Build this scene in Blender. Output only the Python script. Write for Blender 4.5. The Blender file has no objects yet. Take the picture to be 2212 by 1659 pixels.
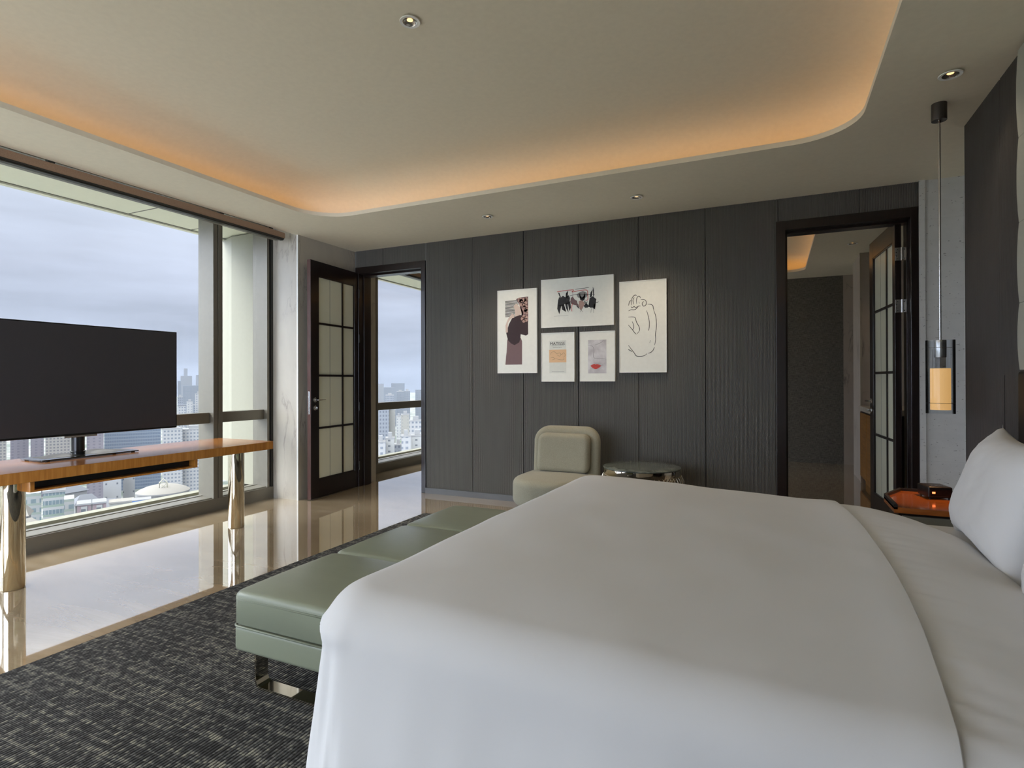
import bpy, bmesh, math, random
from mathutils import Vector, Matrix, noise
random.seed(7)
C = bpy.context.scene.collection
S = bpy.context.scene
PI = math.pi

# ------------------------------------------------------------------ camera
FPX, YAW, PITCH, ROLL = 1220.77, 0.4349, 0.003187, -0.0026695
cam = bpy.data.cameras.new('camera')
cam.sensor_width = 36.0
cam.lens = FPX / 2212 * 36
cam.shift_y = -0.0052
cam.clip_start = 0.02
cam.clip_end = 8000
co = bpy.data.objects.new('camera', cam)
C.objects.link(co)
fw = Vector((-math.sin(YAW) * math.cos(PITCH), math.cos(YAW) * math.cos(PITCH), math.sin(PITCH)))
rt = Vector((math.cos(YAW), math.sin(YAW), 0))
up = rt.cross(fw)
r2 = rt * math.cos(ROLL) + up * math.sin(ROLL)
u2 = -rt * math.sin(ROLL) + up * math.cos(ROLL)
co.matrix_world = Matrix(((r2.x, u2.x, -fw.x, 0), (r2.y, u2.y, -fw.y, 0), (r2.z, u2.z, -fw.z, 1.25), (0, 0, 0, 1)))
S.camera = co

# ------------------------------------------------------------------ view, exposure, world sky
S.view_settings.view_transform = 'Standard'
S.view_settings.look = 'None'
S.view_settings.exposure = 0.08
S.view_settings.gamma = 1.0
S.view_settings.use_curve_mapping = False
S.cycles.use_denoising = True
S.cycles.max_bounces = 8
S.cycles.diffuse_bounces = 4
S.cycles.glossy_bounces = 4
S.cycles.transmission_bounces = 6
S.cycles.transparent_max_bounces = 8
S.cycles.volume_bounces = 0
S.cycles.sample_clamp_indirect = 6.0
S.cycles.caustics_reflective = True
S.cycles.caustics_refractive = False

SKY = 0.95
SOUTH = 6.3
SOUTHEAST = 17.0
w = bpy.data.worlds.new('overcast_sky')
S.world = w
w.use_nodes = True
nt = w.node_tree
nt.nodes.clear()


def wn(t, **k):
    n = nt.nodes.new(t)
    for a, b in k.items():
        setattr(n, a, b)
    return n


tc = wn('ShaderNodeTexCoord')
sep = wn('ShaderNodeSeparateXYZ')
nt.links.new(tc.outputs['Generated'], sep.inputs[0])
mp = wn('ShaderNodeMapping')
mp.inputs['Scale'].default_value = (1.3, 1.3, 9.0)
nt.links.new(tc.outputs['Generated'], mp.inputs[0])
nz = wn('ShaderNodeTexNoise')
nz.inputs['Scale'].default_value = 2.2
nz.inputs['Detail'].default_value = 4
nz.inputs['Roughness'].default_value = 0.5
nt.links.new(mp.outputs[0], nz.inputs['Vector'])
cr = wn('ShaderNodeValToRGB')
e = cr.color_ramp.elements
e[0].position = 0.5
e[0].color = (0.42, 0.48, 0.60, 1)
e[1].position = 0.80
e[1].color = (4.2, 4.3, 4.4, 1)
for p_, c_ in ((0.53, (0.53, 0.59, 0.73, 1)), (0.58, (0.64, 0.70, 0.86, 1)), (0.66, (0.74, 0.81, 0.96, 1))):
    x_ = e.new(p_)
    x_.color = c_
m1 = wn('ShaderNodeMath', operation='MULTIPLY_ADD')
m1.inputs[1].default_value = 0.5
m1.inputs[2].default_value = 0.5
nt.links.new(sep.outputs['Z'], m1.inputs[0])
nt.links.new(m1.outputs[0], cr.inputs[0])
cl = wn('ShaderNodeMapRange')
cl.inputs['From Min'].default_value = 0.3
cl.inputs['From Max'].default_value = 0.7
cl.inputs['To Min'].default_value = 0.76
cl.inputs['To Max'].default_value = 1.08
nt.links.new(nz.outputs['Fac'], cl.inputs['Value'])
# brighter south-west sky, behind and left of the camera, added to light the room
sb = wn('ShaderNodeMapRange')
sb.interpolation_type = 'SMOOTHSTEP'
sb.inputs['From Min'].default_value = 0.38
sb.inputs['From Max'].default_value = 0.97
sb.inputs['To Min'].default_value = 1.0
sb.inputs['To Max'].default_value = SOUTH
ng = wn('ShaderNodeVectorMath', operation='DOT_PRODUCT')
ng.inputs[1].default_value = (-0.70, -0.71, 0.0)
nt.links.new(tc.outputs['Generated'], ng.inputs[0])
nt.links.new(ng.outputs['Value'], sb.inputs['Value'])
ng2 = wn('ShaderNodeVectorMath', operation='DOT_PRODUCT')  # south-east sky lobe behind the camera, added to brighten the window side
ng2.inputs[1].default_value = (0.46, -0.888, 0.0)
nt.links.new(tc.outputs['Generated'], ng2.inputs[0])
sb2 = wn('ShaderNodeMapRange')
sb2.interpolation_type = 'SMOOTHSTEP'
sb2.inputs['From Min'].default_value = 0.84
sb2.inputs['From Max'].default_value = 0.96
sb2.inputs['To Min'].default_value = 0.0
sb2.inputs['To Max'].default_value = SOUTHEAST
nt.links.new(ng2.outputs['Value'], sb2.inputs['Value'])
ad = wn('ShaderNodeMath', operation='ADD')
nt.links.new(sb.outputs[0], ad.inputs[0])
nt.links.new(sb2.outputs[0], ad.inputs[1])
m2 = wn('ShaderNodeMath', operation='MULTIPLY')
nt.links.new(cl.outputs[0], m2.inputs[0])
nt.links.new(ad.outputs[0], m2.inputs[1])
m3 = wn('ShaderNodeMath', operation='MULTIPLY')
m3.inputs[1].default_value = SKY
nt.links.new(m2.outputs[0], m3.inputs[0])
bg = wn('ShaderNodeBackground')
nt.links.new(cr.outputs[0], bg.inputs['Color'])
nt.links.new(m3.outputs[0], bg.inputs['Strength'])
wo = wn('ShaderNodeOutputWorld')
nt.links.new(bg.outputs[0], wo.inputs['Surface'])
w.cycles.sampling_method = 'MANUAL'
w.cycles.sample_map_resolution = 512


def portal(name, loc, sx, sy, rot):
    l = bpy.data.lights.new(name, 'AREA')
    l.shape = 'RECTANGLE'
    l.size = sx
    l.size_y = sy
    l.cycles.is_portal = True
    o = bpy.data.objects.new(name, l)
    o.location = loc
    o.rotation_euler = rot
    C.objects.link(o)


# light portals guide sky light through the glazing; they give off nothing themselves
portal('window_light_portal', (-5.10, 0.95, 1.45), 2.6, 6.9, (0, -PI / 2, 0))
portal('window_light_portal.001', (-5.10, 7.75, 1.45), 2.6, 3.7, (0, -PI / 2, 0))
portal('window_light_portal.002', (-2.95, -2.68, 1.45), 3.6, 2.6, (PI / 2, 0, 0))


# ------------------------------------------------------------------ materials
class NB:
    def __init__(s, name):
        s.m = bpy.data.materials.new(name)
        s.m.use_nodes = True
        s.t = s.m.node_tree
        s.t.nodes.clear()
        s.out = s.n('ShaderNodeOutputMaterial')

    def n(s, t, ins=None, **k):
        nn = s.t.nodes.new(t)
        for a, b in k.items():
            setattr(nn, a, b)
        for a, b in (ins or {}).items():
            s.set(nn.inputs[a], b)
        return nn

    def set(s, sock, v):
        if isinstance(v, bpy.types.NodeSocket):
            s.t.links.new(v, sock)
        elif isinstance(v, bpy.types.Node):
            s.t.links.new(v.outputs[0], sock)
        else:
            if hasattr(sock, 'default_value'):
                if isinstance(v, (tuple, list)) and len(v) == 3 and len(sock.default_value) == 4:
                    v = (*v, 1)
                sock.default_value = v

    def math(s, op, a, b=0.0, c=None):
        nn = s.n('ShaderNodeMath', operation=op)
        s.set(nn.inputs[0], a)
        s.set(nn.inputs[1], b)
        if c is not None:
            s.set(nn.inputs[2], c)
        return nn.outputs[0]

    def mix(s, f, a, b):
        nn = s.n('ShaderNodeMix', data_type='RGBA')
        s.set(nn.inputs[0], f)
        s.set(nn.inputs[6], a)
        s.set(nn.inputs[7], b)
        return nn.outputs[2]

    def ramp(s, f, stops):
        nn = s.n('ShaderNodeValToRGB')
        s.set(nn.inputs[0], f)
        el = nn.color_ramp.elements
        while len(el) < len(stops):
            el.new(0.5)
        for q, (p_, c_) in zip(el, stops):
            q.position = p_
            q.color = (*c_, 1) if len(c_) == 3 else c_
        return nn.outputs[0]

    def noise(s, vec, scale, detail=3, rough=0.5, dist=0.0):
        nn = s.n('ShaderNodeTexNoise', {'Scale': scale, 'Detail': detail, 'Roughness': rough, 'Distortion': dist})
        if vec is not None:
            s.set(nn.inputs['Vector'], vec)
        return nn.outputs[0]

    def coords(s, scale=(1, 1, 1), rot=(0, 0, 0), kind='Object'):
        c_ = s.n('ShaderNodeTexCoord')
        mm = s.n('ShaderNodeMapping')
        s.t.links.new(c_.outputs[kind], mm.inputs[0])
        mm.inputs['Scale'].default_value = scale
        mm.inputs['Rotation'].default_value = rot
        return mm.outputs[0]

    def bump(s, h, strength=0.3, dist=0.01):
        return s.n('ShaderNodeBump', {'Height': h, 'Strength': strength, 'Distance': dist}).outputs[0]

    def bsdf(s, col, rough=0.5, metal=0.0, normal=None, **k):
        b = s.n('ShaderNodeBsdfPrincipled')
        s.set(b.inputs['Base Color'], col)
        s.set(b.inputs['Roughness'], rough)
        s.set(b.inputs['Metallic'], metal)
        if normal is not None:
            s.set(b.inputs['Normal'], normal)
        for a, v in k.items():
            s.set(b.inputs[a.replace('_', ' ')], v)
        s.t.links.new(b.outputs[0], s.out.inputs['Surface'])
        return b


def plain(name, col, rough=0.5, metal=0.0, **k):
    q = NB(name)
    nz_ = q.noise(q.coords(), 30, 3)
    c2 = q.mix(nz_, tuple(x * 0.95 for x in col), tuple(min(1, x * 1.05) for x in col))
    q.bsdf(c2, rough, metal, **k)
    return q.m


M = {}
M['plaster'] = plain('ceiling_paint', (0.88, 0.82, 0.66), 0.85)
M['dark_wood'] = None


def mk_marble(name, base, vein, scale=1.0, rough=0.25, amt=1.0):
    q = NB(name)
    v = q.coords((1 * scale, 1 * scale, 0.35 * scale), (0.2, 0.3, 0.1))
    n1 = q.noise(v, 2.0, 6, 0.55, 1.6)
    d = q.math('ABSOLUTE', q.math('SUBTRACT', n1, 0.5))
    vf = q.ramp(d, [(0.0, (1, 1, 1)), (0.012, (0.35, 0.35, 0.35)), (0.04, (0, 0, 0))])
    n3 = q.noise(q.coords((1, 1, 1)), 1.7 * scale, 3)
    vm = q.math('MULTIPLY', vf, q.ramp(n3, [(0.45, (0, 0, 0)), (0.62, (amt, amt, amt))]))
    n2 = q.noise(v, 9, 5, 0.6)
    c0 = q.mix(n2, tuple(x * 0.86 for x in base), tuple(min(1, x * 1.1) for x in base))
    q.bsdf(q.mix(vm, c0, vein), rough)
    return q.m


M['marble'] = mk_marble('veined_white_marble', (0.52, 0.48, 0.405), (0.26, 0.215, 0.19), 1.0, 0.35, 0.8)
# grey speckled stone
q = NB('speckled_grey_stone')
v = q.coords((1, 1, 2.2))
sp = q.noise(v, 42, 2, 0.5)
spk = q.ramp(sp, [(0.68, (0, 0, 0)), (0.74, (1, 1, 1))])
n2 = q.noise(q.coords((1, 1, 2)), 7, 5, 0.6)
zc = q.n('ShaderNodeSeparateXYZ', {0: q.coords()}).outputs[2]
jl = q.math('LESS_THAN', q.math('FRACT', q.math('DIVIDE', zc, 0.62)), 0.006)
c0 = q.mix(n2, (0.55, 0.55, 0.53), (0.68, 0.68, 0.655))
q.bsdf(q.mix(q.math('MULTIPLY', jl, 0.10), q.mix(q.math('MULTIPLY', spk, 0.75), c0, (0.10, 0.10, 0.095)), (0.16, 0.16, 0.155)), 0.45)
M['stone'] = q.m
M['taupe_stone'] = mk_marble('taupe_marble', (0.56, 0.50, 0.44), (0.10, 0.08, 0.07), 1.3, 0.4, 0.7)

# polished floor marble
q = NB('polished_beige_marble_floor')
v = q.coords((0.5, 2.2, 1), (0, 0, 0.5))
n1 = q.noise(v, 2.0, 7, 0.62, 1.2)
n2 = q.noise(q.coords((1.0, 1.0, 1.0), (0, 0, 0.9)), 5.0, 6, 0.6, 2.0)
c0 = q.ramp(n1, [(0.3, (0.36, 0.26, 0.15)), (0.5, (0.45, 0.34, 0.21)), (0.7, (0.55, 0.435, 0.29))])
vn = q.ramp(q.math('ABSOLUTE', q.math('SUBTRACT', n2, 0.5)), [(0.0, (1, 1, 1)), (0.010, (0, 0, 0))])
c1 = q.mix(q.math('MULTIPLY', vn, 0.22), c0, (0.52, 0.45, 0.36))
sx = q.n('ShaderNodeSeparateXYZ', {0: q.coords()})
jx = q.math('LESS_THAN', q.math('FRACT', q.math('ADD', q.math('DIVIDE', sx.outputs[0], 0.9), 0.31)), 0.0025)
jy = q.math('LESS_THAN', q.math('FRACT', q.math('ADD', q.math('DIVIDE', sx.outputs[1], 0.9), 0.17)), 0.0025)
jj = q.math('MAXIMUM', jx, jy)
c2 = q.mix(q.math('MULTIPLY', jj, 0.6), c1, (0.13, 0.10, 0.07))
scr = q.noise(q.coords((3, 14, 1), (0, 0, 0.7)), 6, 5, 0.7)
rg = q.ramp(scr, [(0.35, (0.025, 0.025, 0.025)), (0.75, (0.055, 0.055, 0.055))])
b = q.bsdf(c2, rg, Specular_IOR_Level=1.0)
b.inputs['IOR'].default_value = 2.1
b.inputs['Coat Weight'].default_value = 1.0
b.inputs['Coat Roughness'].default_value = 0.015
b.inputs['Coat IOR'].default_value = 2.05
M['floor'] = q.m

# ribbed wall paint
q = NB('charcoal_ribbed_panel')
nz_ = q.noise(q.coords((1, 1, 0.2)), 12, 3)
q.bsdf(q.mix(nz_, (0.158, 0.150, 0.134), (0.190, 0.181, 0.162)), 0.45)
M['rib'] = q.m
q = NB('dark_brown_ribbed_panel')
nz_ = q.noise(q.coords((1, 1, 0.2)), 12, 3)
q.bsdf(q.mix(nz_, (0.062, 0.055, 0.048), (0.078, 0.070, 0.061)), 0.5)
M['ribr'] = q.m


def mk_wood(name, a, b_, c_, grain=(1, 1, 12), rough=0.25, coat=0.5, sc=6):
    q = NB(name)
    v = q.coords(grain)
    n1 = q.noise(v, sc, 5, 0.6, 0.4)
    col = q.ramp(n1, [(0.3, a), (0.5, b_), (0.7, c_)])
    q.bsdf(col, rough, Coat_Weight=coat, Coat_Roughness=0.08)
    return q.m


M['dark_wood'] = mk_wood('dark_mahogany', (0.006, 0.003, 0.002), (0.010, 0.0045, 0.0035), (0.018, 0.007, 0.005), (14, 14, 0.7), 0.3, 0.25)
M['red_wood'] = mk_wood('reddish_mahogany_edge', (0.05, 0.018, 0.012), (0.075, 0.026, 0.018), (0.10, 0.036, 0.024), (14, 14, 0.7), 0.4, 0.2)
M['top_wood'] = mk_wood('honey_veneer', (0.30, 0.105, 0.02), (0.42, 0.16, 0.035), (0.52, 0.21, 0.055), (6, 0.6, 6), 0.2, 0.25)
M['edge_wood'] = mk_wood('honey_veneer_edge', (0.418, 0.155, 0.022), (0.518, 0.209, 0.032), (0.634, 0.288, 0.061), (8, 8, 0.5), 0.3, 0.4)
M['under'] = mk_wood('brown_underside', (0.14, 0.07, 0.03), (0.17, 0.085, 0.035), (0.21, 0.105, 0.045), (6, 0.6, 6), 0.4, 0.1)
M['stand_wood'] = mk_wood('orange_veneer', (0.32, 0.085, 0.015), (0.42, 0.12, 0.02), (0.52, 0.16, 0.03), (1, 8, 8), 0.2, 0.8)
M['cab_wood'] = mk_wood('amber_cabinet_veneer', (0.34, 0.14, 0.02), (0.44, 0.19, 0.03), (0.52, 0.24, 0.045), (8, 0.5, 8), 0.3, 0.5)


def mk_fabric(name, a, b_, sc=700, rough=0.95, bump=0.25):
    q = NB(name)
    n1 = q.noise(q.coords(), sc, 3, 0.7)
    n2 = q.noise(q.coords(), sc * 0.05, 3)
    f = q.math('ADD', q.math('MULTIPLY', q.ramp(n1, [(0.3, (0, 0, 0)), (0.7, (1, 1, 1))]), 0.8), q.math('MULTIPLY', n2, 0.2))
    q.bsdf(q.mix(f, a, b_), rough, normal=q.bump(n1, bump, 0.002), Sheen_Weight=0.15)
    return q.m


M['chair'] = mk_fabric('sage_grey_wool', (0.235, 0.22, 0.155), (0.41, 0.385, 0.285), 260)
M['blind'] = mk_fabric('brown_blind_fabric', (0.27, 0.165, 0.10), (0.44, 0.29, 0.19), 250)
M['tan'] = mk_fabric('tan_cushion_fabric', (0.28, 0.21, 0.15), (0.36, 0.28, 0.2), 300)
# bed linen
q = NB('white_cotton_linen')
n1 = q.noise(q.coords((1, 1, 1)), 3, 4, 0.5)
wv = q.noise(q.coords((1, 1, 1)), 900, 1)
q.bsdf(q.mix(n1, (0.76, 0.76, 0.755), (0.81, 0.81, 0.805)), 0.75, normal=q.bump(wv, 0.06, 0.001), Sheen_Weight=0.1)
M['linen'] = q.m
# leather
q = NB('sage_green_leather')
n1 = q.noise(q.coords(), 260, 4, 0.6)
n2 = q.noise(q.coords((1, 3, 1)), 6, 4)
q.bsdf(q.mix(n2, (0.225, 0.247, 0.176), (0.262, 0.287, 0.208)), q.math('MULTIPLY_ADD', n1, 0.10, 0.27),
       normal=q.bump(n1, 0.12, 0.001))
M['leather'] = q.m
M['black_leather'] = plain('black_leather', (0.012, 0.011, 0.010), 0.45)
# woven dark wallcovering
q = NB('woven_charcoal_wallcovering')
h1 = q.noise(q.coords((9, 9, 190)), 2, 3, 0.7)
h2 = q.noise(q.coords((190, 190, 9)), 2, 3, 0.7)
hh = q.math('ADD', q.math('MULTIPLY', h1, 0.5), q.math('MULTIPLY', h2, 0.5))
q.bsdf(q.mix(q.ramp(hh, [(0.38, (0, 0, 0)), (0.66, (1, 1, 1))]), (0.045, 0.043, 0.038), (0.36, 0.35, 0.31)), 0.8)
M['woven'] = q.m
# carpet
q = NB('charcoal_woven_loop_carpet')
cd = q.coords()
s3 = q.n('ShaderNodeSeparateXYZ', {0: cd})
X, Y = s3.outputs[0], s3.outputs[1]
RW = 0.0135
ri = q.math('FLOOR', q.math('DIVIDE', X, RW))
rf = q.math('FRACT', q.math('DIVIDE', X, RW))
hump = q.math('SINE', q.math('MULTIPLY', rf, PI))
cv1 = q.n('ShaderNodeCombineXYZ', {0: q.math('MULTIPLY', ri, 7.31), 1: q.math('MULTIPLY', Y, 30.0), 2: 0.0})
streak = q.noise(cv1, 1.0, 2, 0.6)
cv2 = q.n('ShaderNodeCombineXYZ', {0: q.math('MULTIPLY', ri, 3.17), 1: q.math('MULTIPLY', Y, 150.0), 2: 4.0})
fine = q.noise(cv2, 1.0, 2, 0.6)
cv3 = q.n('ShaderNodeCombineXYZ', {0: q.math('MULTIPLY', X, 1.1), 1: q.math('MULTIPLY', Y, 55.0), 2: 9.0})
cross = q.noise(cv3, 1.0, 2, 0.55)
lowx = q.noise(q.coords((0.5, 3.0, 1)), 1.0, 1)
per = q.math('SINE', q.math('ADD', q.math('MULTIPLY', Y, 2 * PI / 0.105), q.math('MULTIPLY', lowx, 5.0)))
cross = q.math('ADD', cross, q.math('MULTIPLY', q.math('POWER', q.math('MULTIPLY_ADD', per, 0.5, 0.5), 5.0), 0.14))
cm = q.ramp(cross, [(0.52, (0, 0, 0)), (0.64, (1, 1, 1))])
cv4 = q.n('ShaderNodeCombineXYZ', {0: q.math('MULTIPLY', X, 24.0), 1: q.math('MULTIPLY', Y, 2.0), 2: 2.0})
lng = q.noise(cv4, 1.0, 2, 0.55)
tone = q.math('ADD', q.math('MULTIPLY_ADD', streak, 1.35, -0.24), q.math('ADD', q.math('MULTIPLY', cm, 0.17), q.math('MULTIPLY', q.math('SUBTRACT', lng, 0.5), 0.35)))
base = q.ramp(tone, [(0.30, (0.014, 0.013, 0.011)), (0.45, (0.046, 0.045, 0.043)), (0.58, (0.135, 0.131, 0.118)), (0.80, (0.34, 0.325, 0.25))])
c2 = q.mix(q.math('MULTIPLY', fine, 0.45), base, (0.02, 0.018, 0.016))
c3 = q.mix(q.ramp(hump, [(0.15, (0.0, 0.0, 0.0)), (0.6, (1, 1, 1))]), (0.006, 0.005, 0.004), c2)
hgt = q.math('ADD', hump, q.math('MULTIPLY', fine, 0.8))
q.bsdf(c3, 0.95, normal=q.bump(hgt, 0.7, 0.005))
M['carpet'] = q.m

M['alu'] = plain('bronze_grey_aluminium', (0.19, 0.175, 0.14), 0.38, 0.35)
M['alu_dk'] = plain('dark_bronze_aluminium', (0.035, 0.033, 0.028), 0.45, 0.2)
M['gasket'] = plain('black_gasket', (0.006, 0.006, 0.006), 0.7)
M['chrome'] = plain('champagne_polished_steel', (0.66, 0.60, 0.48), 0.04, 1.0)
M['steel'] = plain('brushed_steel', (0.55, 0.54, 0.52), 0.25, 1.0)
M['rod'] = plain('dark_bronze_rod', (0.22, 0.20, 0.16), 0.3, 1.0)
M['canopy_metal'] = plain('gunmetal_canopy', (0.10, 0.09, 0.08), 0.4, 0.8)
M['tv_black'] = plain('gloss_black_plastic', (0.006, 0.006, 0.006), 0.25)
M['tv_screen'] = plain('dark_screen_glass', (0.042, 0.040, 0.044), 0.5)
M['smoke'] = plain('smoked_glass_base', (0.02, 0.018, 0.012), 0.05)
M['dev'] = plain('black_plastic_case', (0.010, 0.009, 0.009), 0.35)
M['print_w'] = plain('white_print_paper', (0.93, 0.94, 0.86), 0.5)
M['frame_w'] = plain('white_picture_frame', (0.93, 0.94, 0.90), 0.4)
M['paper2'] = plain('ivory_print_paper', (0.80, 0.82, 0.75), 0.6)
M['ink'] = plain('black_ink', (0.018, 0.016, 0.016), 0.6)
M['ink_g'] = plain('grey_ink', (0.32, 0.32, 0.30), 0.6)
M['burg'] = plain('burgundy_black_ink', (0.035, 0.014, 0.016), 0.6)
M['mauve'] = plain('mauve_ink', (0.20, 0.12, 0.12), 0.6)
M['rose'] = plain('dusty_rose_ink', (0.50, 0.32, 0.27), 0.6)
M['peach'] = plain('peach_ink', (0.85, 0.56, 0.32), 0.6)
M['skin_ink'] = plain('pale_blush_ink', (0.72, 0.58, 0.50), 0.6)
M['red_ink'] = plain('red_ink', (0.62, 0.05, 0.03), 0.5)
M['cream_ext'] = plain('cream_exterior_cladding', (0.29, 0.28, 0.215), 0.6)
M['cream_soffit'] = plain('cream_soffit_panel', (0.88, 0.86, 0.68), 0.6)
M['joint'] = plain('dark_cladding_joint', (0.18, 0.17, 0.14), 0.8)
M['wall_paint'] = plain('grey_wall_paint', (0.42, 0.40, 0.36), 0.8)
M['light_panel'] = plain('pale_scalloped_panel', (0.42, 0.43, 0.37), 0.5)
M['base_metal'] = plain('grey_metal_baseboard', (0.12, 0.12, 0.118), 0.4, 0.3)

# glass types
q = NB('clear_window_glass')
fr = q.n('ShaderNodeFresnel', {'IOR': 1.25})
tr = q.n('ShaderNodeBsdfTransparent', {'Color': (0.97, 0.98, 0.98, 1)})
gl = q.n('ShaderNodeBsdfGlossy', {'Roughness': 0.0, 'Color': (1, 1, 1, 1)})
bf = q.n('ShaderNodeNewGeometry').outputs['Backfacing']
fr2 = q.math('MULTIPLY', fr, q.math('SUBTRACT', 1.0, bf))
mx = q.n('ShaderNodeMixShader', {0: fr2, 1: tr, 2: gl})
q.t.links.new(mx.outputs[0], q.out.inputs['Surface'])
M['glass'] = q.m
q = NB('smoky_lamp_glass')
lw = q.n('ShaderNodeLayerWeight', {'Blend': 0.35})
fc = q.ramp(lw.outputs['Facing'], [(0.26, (0.92, 0.93, 0.94)), (0.44, (0.25, 0.25, 0.255))])
tr = q.n('ShaderNodeBsdfTransparent', {'Color': fc})
gl = q.n('ShaderNodeBsdfGlossy', {'Roughness': 0.02})
fr = q.n('ShaderNodeFresnel', {'IOR': 1.4})
bf = q.n('ShaderNodeNewGeometry').outputs['Backfacing']
fr2 = q.math('MULTIPLY', fr, q.math('SUBTRACT', 1.0, bf))
mx = q.n('ShaderNodeMixShader', {0: fr2, 1: tr, 2: gl})
q.t.links.new(mx.outputs[0], q.out.inputs['Surface'])
M['lamp_glass'] = q.m
q = NB('frosted_door_glass')
n1 = q.noise(q.coords(), 60, 2)
b = q.bsdf((0.90, 0.91, 0.74), 0.3)
tr = q.n('ShaderNodeBsdfTranslucent', {'Color': (0.85, 0.86, 0.70, 1)})
mx = q.n('ShaderNodeMixShader', {0: 0.15, 1: b, 2: tr})
q.t.links.new(mx.outputs[0], q.out.inputs['Surface'])
M['frost'] = q.m
M['muntin_shade'] = plain('muntin_shade_on_glass', (0.42, 0.44, 0.36), 0.5)


def emis(name, col, st, base=(0.8, 0.8, 0.8)):
    q = NB(name)
    q.bsdf(base, 0.5, Emission_Color=(*col, 1), Emission_Strength=st)
    return q.m


M['led'] = emis('warm_led_strip_glow', (1.0, 0.48, 0.15), 3.2)
M['amber'] = emis('lit_amber_frosted_tube', (1.0, 0.56, 0.19), 0.60, (0.60, 0.42, 0.22))
M['bulb'] = emis('warm_downlight_lamp', (1.0, 0.6, 0.25), 1.6)
M['dot'] = emis('orange_indicator', (1.0, 0.16, 0.02), 3.0)

# ------------------------------------------------------------------ builders


def fin(bm, name, mat, parent=None, smooth=False, local=False, angle=None):
    me = bpy.data.meshes.new(name)
    bmesh.ops.recalc_face_normals(bm, faces=bm.faces)
    if parent is not None and not local:
        off = Vector((0, 0, 0))
        p = parent
        while p is not None:
            off += p.location
            p = p.parent
        bmesh.ops.translate(bm, verts=bm.verts, vec=-off)
    if smooth:
        for f in bm.faces:
            f.smooth = True
    bm.to_mesh(me)
    bm.free()
    me.materials.append(mat if not isinstance(mat, str) else M[mat])
    if smooth and angle:
        me.set_sharp_from_angle(angle=math.radians(angle))
    o = bpy.data.objects.new(name, me)
    C.objects.link(o)
    if parent is not None:
        o.parent = parent
    return o


def abox(bm, a, b, bev=0.0, seg=2, mat=None):
    ret = bmesh.ops.create_cube(bm, size=1.0)
    vs = ret['verts']
    c = [(a[i] + b[i]) / 2 for i in range(3)]
    s_ = [abs(b[i] - a[i]) for i in range(3)]
    for v_ in vs:
        v_.co = Vector((c[0] + v_.co.x * s_[0], c[1] + v_.co.y * s_[1], c[2] + v_.co.z * s_[2]))
    if bev > 0:
        es = list({e_ for v_ in vs for e_ in v_.link_edges})
        bmesh.ops.bevel(bm, geom=es, offset=min(bev, 0.45 * min(s_)), segments=seg, affect='EDGES', profile=0.5)
    return vs


def box(name, a, b, mat, parent=None, bev=0.0, seg=2, smooth=False, local=False):
    bm = bmesh.new()
    abox(bm, a, b, bev, seg)
    return fin(bm, name, mat, parent, smooth and bev > 0, local, 40)


def boxes(name, lst, mat, parent=None, bev=0.0, local=False):
    bm = bmesh.new()
    for a, b in lst:
        abox(bm, a, b, bev)
    return fin(bm, name, mat, parent, False, local)


def lathe(bm, prof, c, seg=48, cap=True):
    rings = []
    for r, z in prof:
        rings.append([bm.verts.new((c[0] + r * math.cos(2 * PI * k / seg), c[1] + r * math.sin(2 * PI * k / seg), c[2] + z)) for k in range(seg)])
    for i in range(len(rings) - 1):
        for k in range(seg):
            bm.faces.new((rings[i][k], rings[i][(k + 1) % seg], rings[i + 1][(k + 1) % seg], rings[i + 1][k]))
    if cap:
        bm.faces.new(rings[0][::-1])
        bm.faces.new(rings[-1])


def turned(name, prof, c, mat, parent=None, seg=48, cap=True, local=False, ang=35):
    bm = bmesh.new()
    lathe(bm, prof, c, seg, cap)
    return fin(bm, name, mat, parent, True, local, ang)


def tube(bm, pts, r, seg=8):
    pts = [Vector(p) for p in pts]
    rings = []
    for i, p in enumerate(pts):
        d = (pts[min(i + 1, len(pts) - 1)] - pts[max(i - 1, 0)]).normalized()
        a = d.cross(Vector((0, 0, 1)))
        if a.length < 1e-3:
            a = d.cross(Vector((1, 0, 0)))
        a.normalize()
        b = d.cross(a)
        rr = r[i] if isinstance(r, (list, tuple)) else r
        rings.append([bm.verts.new(p + a * math.cos(2 * PI * k / seg) * rr + b * math.sin(2 * PI * k / seg) * rr) for k in range(seg)])
    for i in range(len(rings) - 1):
        for k in range(seg):
            bm.faces.new((rings[i][k], rings[i][(k + 1) % seg], rings[i + 1][(k + 1) % seg], rings[i + 1][k]))
    bm.faces.new(rings[0][::-1])
    bm.faces.new(rings[-1])


def thing(name, loc, label=None, cat=None, group=None, rotz=0.0, kind=None):
    o = bpy.data.objects.new(name, None)
    o.empty_display_size = 0.1
    C.objects.link(o)
    o.location = loc
    o.rotation_euler = (0, 0, rotz)
    return tag(o, label, cat, group, kind)


def tag(o, label=None, cat=None, group=None, kind=None):
    if label:
        o['label'] = label
    if cat:
        o['category'] = cat
    if group:
        o['group'] = group
    if kind:
        o['kind'] = kind
    return o


def struct(o, label=None, cat=None):
    return tag(o, label, cat, None, 'structure')


def prism(bm, poly, z0, z1):
    lo = [bm.verts.new((x, y, z0)) for x, y in poly]
    hi = [bm.verts.new((x, y, z1)) for x, y in poly]
    n = len(poly)
    bm.faces.new(lo[::-1])
    bm.faces.new(hi)
    for i in range(n):
        bm.faces.new((lo[i], lo[(i + 1) % n], hi[(i + 1) % n], hi[i]))


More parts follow.
